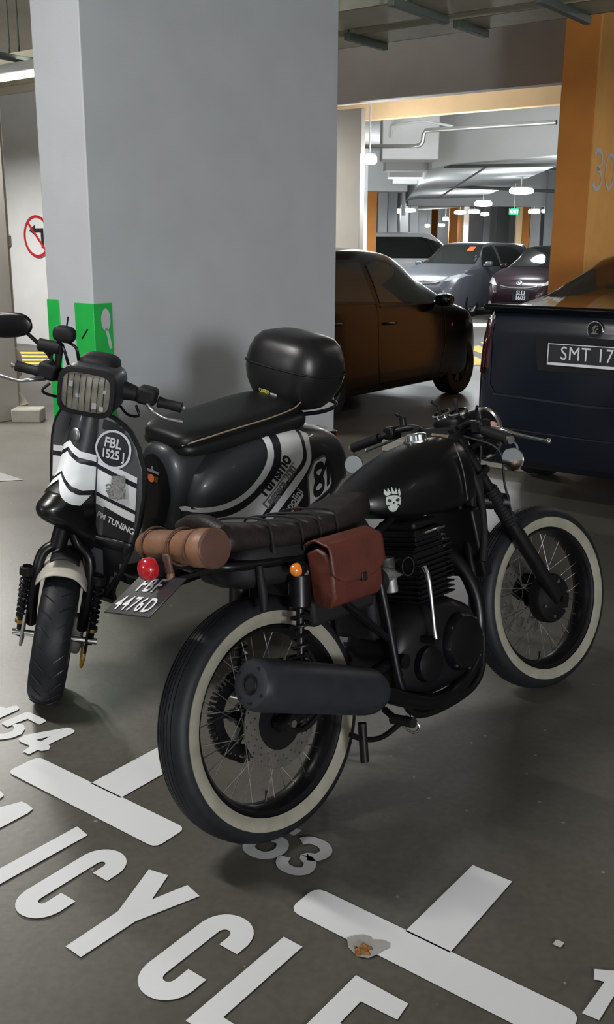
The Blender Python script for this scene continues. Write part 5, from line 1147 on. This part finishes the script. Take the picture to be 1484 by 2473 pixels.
# carburettor bell with bright lip seen from the side
G().lathe([(.0, .0), (.020, 0), (.028, .03), (.0285, .034), (.024, .035)], (.505, -.120, .66), (0, -1, 0), 32).build('intake_trumpet', M['satin_black'], moto)
G().lathe([(.0265, .033), (.0285, .033), (.0285, .0355), (.0265, .0355)], (.505, -.120, .66), (0, -1, 0), 40, closed=True).build('trumpet_lip', M['chrome'], moto)
G().tube([(.742, -.085, .715), (.742, -.12, .735), (.70, -.13, .74), (.64, -.12, .735)], .005, 8, smooth=5).build('chrome_breather_pipe', M['chrome'], moto)
G().tube([(.575, -.158, .645), (.572, -.172, .60), (.562, -.178, .46), (.560, -.180, .425)], [.009, .0075, .0065, .009], 12, smooth=3).build('kick_lever', M['chrome'], moto)
G().cyl((.560, -.13, .42), (.560, -.185, .42), .013, 12).build('kick_boss', M['satin_black'], moto)
G().box((.28, 0, .645), (.26, .19, .17)).build('battery_box', M['matt_black'], moto, bevel=.015)
G().loft([bsec(x, hw_, zb, zt, 24, .5) for x, hw_, zb, zt in ((-.09, .07, .74, .80), (-.04, .10, .715, .84), (.10, .108, .70, .84), (.30, .11, .69, .83), (.42, .10, .70, .83))]).build('seat_pan', M['matt_black'], moto, ang=60)
for s in (-1, 1):
    G().tube([(.36, s*.12, .26), (.33, s*.19, .25)], .010, 10).cyl((.33, s*.175, .25), (.33, s*.255, .25), .015, 14).build('footpeg', M['matt_black'], moto)
G().tube([(.42, -.15, .22), (.30, -.16, .205), (.22, -.165, .225), (.16, -.17, .26)], .008, 8, smooth=4).tube([(.215, -.165, .275), (.205, -.165, .165)], .013, 10).build('brake_pedal', M['satin_black'], moto)
G().tube([(.46, .14, .22), (.40, .20, .07), (.38, .235, -.04+.0)], .011, 10, smooth=3).build('side_stand', M['satin_black'], moto)
G().tube([(.40, -.14, .205), (.44, -.15, .165), (.47, -.15, .175), (.45, -.14, .215)], .004, 8, smooth=3).build('stand_spring', M['steel'], moto)
# seat: ribbed dark leather roll
ss = []
N_ = 60
for k in range(N_+1):
    u = k/N_; x = -.145+.61*u
    zt = interp([(-.145, .880), (-.10, .905), (0, .892), (.10, .875), (.22, .868), (.32, .872), (.40, .892), (.465, .905)], x)
    hw_ = interp([(-.145, .075), (-.10, .10), (.1, .112), (.3, .112), (.40, .10), (.465, .075)], x)
    rib = .006*abs(math.sin(u*math.pi*11))
    if u > .72: rib *= .5
    ss.append(seatsec(x, hw_, zt-.078, zt-.006+rib))
seatm = G().loft(ss).build('seat', M['seat_leather'], moto, sub=1, ang=180)
g = G()
for x in (.02, .13, .20, .27):
    zt = interp([(-.145, .880), (-.10, .905), (0, .892), (.10, .875), (.22, .868), (.32, .872), (.40, .892)], x)+.004
    g.tube([(x, -.118, zt-.09), (x, -.119, zt-.03), (x, -.10, zt), (x, 0, zt+.006), (x, .10, zt), (x, .119, zt-.03), (x, .118, zt-.09)], .0035, 6, smooth=4)
g.build('seat_straps', M['tyre'], seatm)
# rolled bundle strapped on the seat end
g = G().tube([(-.12, -.10, .885), (-.11, -.02, .905), (-.10, .06, .905), (-.09, .12, .895)], [.022, .026, .026, .02], 14, smooth=4); g.build('rolled_cover', M['seat_leather'], moto)
# tank
tk = [(.425, .035, .86, .88), (.435, .058, .842, .892), (.48, .095, .815, .918), (.56, .125, .790, .956), (.66, .138, .778, .988), (.76, .142, .772, 1.006), (.84, .138, .772, 1.012), (.90, .130, .775, 1.008), (.935, .118, .782, 1.000), (.948, .095, .80, .985), (.952, .05, .84, .955)]
tg = G()
def tanksec(x, w_, zb, zt): return [Vector((x, y*w_, zb+(zt-zb)*z)) for y, z in ((0, 0), (.5, 0), (.85, .03), (.98, .14), (1.0, .35), (.97, .56), (.86, .76), (.62, .91), (.32, .98), (0, 1), (-.32, .98), (-.62, .91), (-.86, .76), (-.97, .56), (-1.0, .35), (-.98, .14), (-.85, .03), (-.5, 0))]
tg.loft([tanksec(*t) for t in tk]); tank = tg.build('fuel_tank', M['gloss_black'], moto, sub=2, ang=180)
g = G()
for k in range(40):
    a0, a1 = 2*math.pi*k/40, 0; r = .036 if k % 4 < 2 else .0325; g.v += [Vector((.80+r*math.cos(a0), r*math.sin(a0), 1.008)), Vector((.80+r*math.cos(a0), r*math.sin(a0), 1.026)), Vector((.80+.026*math.cos(a0), .026*math.sin(a0), 1.031))]
for k in range(40):
    j = (k+1) % 40; g.f += [(3*k, 3*j, 3*j+1, 3*k+1), (3*k+1, 3*j+1, 3*j+2, 3*k+2)]
g.f.append(tuple(3*k+2 for k in range(40))); g.lathe([(.042, .995), (.042, 1.008), (.030, 1.010)], (.80, 0, 0), (0, 0, 1), 32)
g.build('filler_cap', M['chrome'], moto)
ttree = bvh([tank])
def tdec(name, m, shapes, off=.002, parent=None): return decal(name, M[m], parent or tank, shapes, (0, -.5, 0), (1, 0, 0), (0, 0, 1), (0, 1, 0), ttree, off=off, step=.02, maxd=.49)
fm = lambda x, y: loc_y(MM, x, y, -.14)
sk = 'skull_white'; M[sk] = mat('pale_skull_print', (.46, .50, .47), .5, noise=.2, nscale=200)
S0 = (969, 1205)
def SK(pts): return [fm(S0[0]+a*.86, S0[1]+b*.95) for a, b in pts]
tdec('skull_print', sk, [SK([(-14, -5), (-9, -8), (0, -10), (9, -9), (14, -5), (15, 4), (14, 14), (10, 20), (8, 27), (3, 32), (-3, 31), (-8, 26), (-11, 19), (-15, 12), (-15, 2)])])
for q in ([(-18, -14), (-15, -26), (-11, -18), (-8, -29), (-4, -16), (-6, -11), (-14, -8)], [(-3, -14), (-1, -32), (3, -18), (7, -29), (9, -14), (5, -12)], [(10, -12), (10, -22), (14, -28), (15, -14), (13, -8)]): tdec('flame_print', sk, [SK(q)])
tdec('skull_eye', 'tyre', [SK([(-11, 0), (-5, 1), (-4, 6), (-9, 8), (-12, 5)]), SK([(4, 1), (10, -3), (12, 1), (9, 6), (4, 5)]), SK([(-1, 7), (2, 7), (1, 12), (-2, 11)]), SK([(-13, 14), (-7, 15), (-7, 18), (-12, 18)]), SK([(8, 12), (12, 12), (12, 17), (8, 17)])], off=.003)
G().tube([(.835, -.125, .985), (.842, -.141, .90), (.845, -.143, .80)], .0018, 6, smooth=4).build('tank_edge_trim', M['steel'], tank)
G().tube([(.86, -.02, 1.018), (.93, -.02, 1.004)], .004, 8).cyl((.925, -.02, 1.0), (.945, -.02, 1.0), .007, 10).build('breather_hose', M['piping'], moto)
# front end (steering frame: origin below the axle)
fk = lambda z: (-.415+(1.0-z)*.415/.66)
fsl = []
for s in (-1, 1):
    G().tube([(fk(1.03), s*.088, 1.03), (fk(.62), s*.088, .62)], .0175, 14).move(FS).build('fork_tube', M['satin_black'], moto)
    sl = G().tube([(fk(.66), s*.088, .66), (fk(.64), s*.088, .64), (fk(.40), s*.088, .40), (fk(.335)+.0, s*.088, .335)], [.024, .027, .026, .022], 16).move(FS).build('fork_slider', M['satin_black'], moto)
    g = G()
    pts, rs = [], []
    for k in range(25): z = .80-.14*k/24; pts.append((fk(z), s*.088, z)); rs.append(.028 if k % 2 else .023)
    G().tube(pts, rs, 16).move(FS).build('fork_gaiter', M['matt_black'], moto)
G().cyl((0, -.12, .34), (0, .12, .34), .011, 14).move(FS).build('front_axle', M['satin_black'], moto)
for z, nm in ((1.0, 'top_yoke'), (.855, 'lower_yoke')):
    G().box((fk(z)-.015, 0, z), (.085, .23, .026), Matrix.Rotation(R(-30), 3, 'Y')).move(FS).build(nm, M['satin_black'], moto, bevel=.008)
G().tube([(fk(.855), -.03, .86), (-.31, -.06, .80), (-.28, -.085, .74)], .006, 6, smooth=4).move(FS).build('brake_hose', M['tyre'], moto)
G().tube([(-.38, -.06, 1.0), (-.27, -.13, .93), (-.25, -.125, .80), (-.20, -.11, .65), (-.10, -.10, .50), (-.03, -.10, .40)], .004, 6, smooth=6).move(FS).build('front_cable', M['tyre'], moto)
# headlight bowl seen from behind
hb = G().lathe([(0, -.085), (.03, -.082), (.06, -.065), (.080, -.03), (.086, .0), (.086, .02)], (-.225, 0, .985), (1, 0, -.1), 40).move(FS).build('headlight_bowl', M['gloss_black'], moto)
G().lathe([(.086, .018), (.092, .022), (.092, .034), (.084, .040)], (-.225, 0, .985), (1, 0, -.1), 40).move(FS).build('headlight_ring', M['chrome'], hb)
G().lathe([(.084, .034), (.05, .048), (0, .054)], (-.225, 0, .985), (1, 0, -.1), 32).move(FS).build('headlight_lens', M['headlamp'], hb)
for s in (-1, 1): G().tube([(-.36, s*.088, .95), (-.28, s*.098, .965), (-.225, s*.09, .985)], .009, 8).move(FS).build('headlight_bracket', M['satin_black'], moto)
for s, x_ in ((-1, -.34), (1, -.35)):
    ga = G().lathe([(0, -.045), (.022, -.043), (.030, -.03), (.032, .0), (.030, .004)], (x_, s*.035, 1.065), (-.35, 0, 1), 28).move(FS).build('gauge', M['chrome'] if s > 0 else M['gloss_black'], moto)
    G().lathe([(.031, .0), (.034, .002), (.034, .010), (.028, .012)], (x_, s*.035, 1.065), (-.35, 0, 1), 28).move(FS).build('gauge_ring', M['chrome'], ga)
    G().lathe([(0, .006), (.029, .007)], (x_, s*.035, 1.065), (-.35, 0, 1), 28).move(FS).build('gauge_glass', M['dark_glass'], ga)
    # bars, grips, levers, mirrors
    br_ = G().tube([(-.40, s*.085, 1.02), (-.40, s*.14, 1.035), (-.43, s*.20, 1.03), (-.455, s*.25, 1.015), (-.485, s*.375, .985)], .0112, 12, smooth=5).move(FS).build('handlebar', M['satin_black'], moto)
    a_, b_ = Vector((-.458, s*.255, 1.013)), Vector((-.486, s*.378, .984))
    G().tube([a_, b_], [.0175, .0165], 16).move(FS).build('grip', M['matt_black'], br_)
    G().tube([b_, b_+(b_-a_).normalized()*.012], .013, 12).move(FS).build('bar_end', M['steel'], br_)
    G().box((-.43, s*.215, 1.025), (.05, .05, .045)).move(FS).build('switch_cluster', M['satin_black'], br_, bevel=.008)
    G().tube([(-.41, s*.20, 1.02), (-.375, s*.25, 1.005), (-.375, s*.32, .985), (-.375, s*.435, .960)], [.007, .008, .0065, .0055], 10, smooth=5).move(FS).build('lever', M['chrome'], br_)
    G().ell((-.375, s*.438, .960), (.009, .009, .009), 12, 8).move(FS).build('lever_ball', M['chrome'], br_)
    G().cyl((-.40, s*.185, 1.04), (-.40, s*.185, 1.075), .012, 12).tube([(-.40, s*.175, 1.07), (-.42, s*.20, 1.09)], .005, 6).move(FS).build('lever_clamp', M['satin_black'], br_)
    mx = (-.480, s*.372, .984) if s < 0 else (-.480, s*.375, .984)
    mc = Vector(mx)+Vector((-.005, s*.012, -.062))
    st_ = G().tube([mx, Vector(mx)+Vector((.01, s*.02, -.02)), mc+Vector((.012, s*.01, .01))], .004, 8, smooth=3).move(FS).build('mirror_stem', M['steel'], br_)
    ml = (cam.matrix_world.translation-(MM @ FS @ mc)); 
    tc = ((MM @ FS).inverted().to_3x3() @ (cam.matrix_world.translation-(MM @ FS @ mc))).normalized(); tc = (MM @ FS).inverted().to_3x3() @ (Matrix.Rotation(R(-18 if s > 0 else -24), 3, 'Z') @ ((MM @ FS).to_3x3() @ tc)); ax_ = (tc+Vector((0, 0, -.12))).normalized()
    G().lathe([(0, -.014), (.022, -.012), (.034, -.004), (.036, .0), (.034, .002)], mc, ax_, 32).move(FS).build('mirror_shell', M['chrome'], st_)
    G().lathe([(0, .0025), (.034, .0022)], mc, ax_, 32).move(FS).build('mirror_glass', M['mirror'], st_)
G().ell((-.35, 0, 1.03), (.035, .07, .03), pw=.7).move(FS).build('bar_clamp', M['satin_black'], moto)
kk = G().tube([(-.36, .03, 1.05), (-.36, .04, 1.10), (-.38, .05, 1.12)], .006, 8).tube([(-.33, -.02, 1.07), (-.33, -.015, 1.12)], [.004, .009], 8).move(FS).build('ignition_key', M['matt_black'], moto)
for q, m_ in (([(-.34, -.05, 1.02), (-.30, -.12, .99), (-.36, -.17, 1.01), (-.41, -.19, 1.03)], 'tyre'), ([(-.34, .05, 1.02), (-.28, .10, 1.00), (-.34, .17, 1.03), (-.41, .2, 1.04)], 'tyre'), ([(-.36, -.03, 1.0), (-.28, -.06, .95), (-.33, -.06, .84), (-.42, -.05, .80)], 'tyre'), ([(-.36, .03, 1.0), (-.27, .03, .93), (-.36, .02, .82), (-.5, .03, .78)], 'tyre')):
    G().tube(q, .005, 8, smooth=6).move(FS).build('control_cable', M[m_], moto)
G().tube([(-.30, -.13, .99), (-.275, -.13, 1.02)], .013, 10).move(FS).build('cable_sleeve', M['copper_pink'], moto)
G().cyl((-.30, -.045, .76), (-.22, -.10, .74), .03, 20).move(FS).build('horn', M['satin_black'], moto)
# rear lamp, plate, indicators
G().lathe([(0, -.012), (.026, -.010), (.030, .0), (.030, .012), (.026, .022), (.014, .030), (0, .032)], (-.292, .0, .828), (-1, 0, .05), 32).build('tail_lamp', M['red_lens'], moto)
G().lathe([(0, -.075), (.018, -.07), (.028, -.04), (.0285, .0), (.026, .002)], (-.285, .0, .828), (-1, 0, .05), 32).build('tail_lamp_body', M['satin_black'], moto)
G().tube([(-.215, 0, .82), (-.15, 0, .80)], .010, 8).tube([(-.24, -.03, .79), (-.16, -.06, .795), (-.08, -.08, .80)], .007, 8).tube([(-.24, .03, .79), (-.16, .06, .795), (-.08, .08, .80)], .007, 8).build('lamp_bracket', M['satin_black'], moto)
pa, pb = Vector((-.258, 0, .800)), Vector((-.385, 0, .733)); pd_ = (pa-pb); pn_ = Vector((0, -1, 0)).cross(pd_).normalized()
if pn_.x > 0: pn_ = -pn_
pl = G().add([pa+Vector((0, .10, 0)), pa-Vector((0, .10, 0)), pb-Vector((0, .10, 0)), pb+Vector((0, .10, 0))]+[q-pn_*.004 for q in (pa+Vector((0, .10, 0)), pa-Vector((0, .10, 0)), pb-Vector((0, .10, 0)), pb+Vector((0, .10, 0)))], [(0, 1, 2, 3), (7, 6, 5, 4), (0, 4, 5, 1), (1, 5, 6, 2), (2, 6, 7, 3), (3, 7, 4, 0)]).build('number_plate', M['plate_black'], moto, bevel=.002)
pc_ = (pa+pb)/2; vn = pd_.normalized()
for tl_ in (moved(text_geo('FBF', .070, .0015, xs=.78, spacing=1.15), -.012, .034), moved(text_geo('4476D', .070, .0012, xs=.72, spacing=1.22), 0, -.036)): decal('plate_lettering', M['plate_white'], pl, [tl_], pc_+pn_*.0015, (0, -1, 0), vn, -pn_)
for s in (-1, 1):
    st_ = G().tube([(.075, s*.10, .76), (.065, s*.155, .755)], .006, 8).build('indicator_stem', M['satin_black'], moto)
    G().ell((.055, s*.172, .755), (.026, .017, .019)).build('indicator_shell', M['gloss_black'], st_)
    G().ell((.044, s*.172, .755), (.021, .0165, .0185)).build('indicator_lens', M['amber'], st_)
G().tube([(-.03, -.11, .78), (-.035, -.115, .70), (-.04, -.115, .66)], [.010, .012, .009], 10).build('hanging_strap', M['matt_black'], moto)
# luggage
bagm = MM.copy()
bag = thing('saddlebag', 'reddish brown leather saddlebag on the side of the motorcycle', 'bag', bagm)
xs0, xs1, y0, y1, z0, z1 = .125, .325, -.128, -.215, .628, .792
body_ = G().loft([[Vector((x, y0, z0+.02)), Vector((x, y0, z1-.01)), Vector((x, (y0+y1)/2, z1+.004)), Vector((x, y1+.012, z1-.012)), Vector((x, y1-.004, z1-.05)), Vector((x, y1, z0+.03)), Vector((x, y1+.02, z0)), Vector((x, y0-.02, z0))] for x in (xs0, xs0+.01, (xs0+xs1)/2, xs1-.01, xs1)]).build('bag_body', M['red_leather'], bag, bevel=.008)
nu = 20
def flap(u, v):
    a = u*2-1; x = (xs0+xs1)/2+a*(xs1-xs0)/2*1.06; L_ = .085+.115*(1-abs(a)**3.2*.28)
    d = v*L_; 
    if d < .075: y, z = y0-.005-d*.95, z1+.012+.012*math.sin(d/.075*math.pi)
    else:
        e = d-.075; q = min(1, e/.035); y = y0-.005-.071-.022*math.sin(q*math.pi/2); z = z1+.012-.018*(1-math.cos(q*math.pi/2))-max(0, e-.03)
    return (x, y, z)
fl = G().grid(flap, 24, 26).build('bag_flap', M['red_leather'], bag, solid=.005, ang=80)
G().box((.235, y1-.014, .695), (.022, .008, .024)).build('strap_keeper', M['seat_leather'], fl, bevel=.003)
roll = thing('tool_roll', 'tan leather tool roll strapped behind the motorcycle seat', 'tool roll', MM.copy())
rg = []
for k in range(17):
    u = k/16; y = .115-.265*u; r = .040+.014*u+.002*math.sin(u*9); ends = 1 if 0 < k < 16 else .86
    rg.append([Vector((-.215+.02*u+r*ends*math.cos(a)*1.05, y, .872-.010*u+r*ends*math.sin(a)*.92)) for a in [2*math.pi*q/28 for q in range(28)]])
rb_ = G().loft(rg).build('roll_body', M['tan_leather'], roll, ang=60)
G().lathe([(0, .002), (.047, .0), (.052, -.006)], (-.195, -.152, .862), (0, -1, 0), 28).build('roll_end', M['dark_tan'], rb_)
for yy in (.075, -.03, -.10):
    u = (.115-yy)/.265; G().tube([Vector((-.215+.02*u+(.0445+.014*u)*math.cos(a)*1.05, yy, .872-.010*u+.0515*math.sin(a)*.92)) for a in [2*math.pi*q/28 for q in range(28)]], .0035, 6, closed=True).build('roll_strap', M['dark_tan'], rb_)
G().box((-.262, -.035, .835), (.012, .028, .05)).build('strap_buckle', M['dark_tan'], rb_, bevel=.004)
G().tube([(-.255, -.03, .815), (-.262, -.035, .78), (-.258, -.032, .762)], [.010, .012, .008], 8).build('strap_tail', M['tan_leather'], rb_)
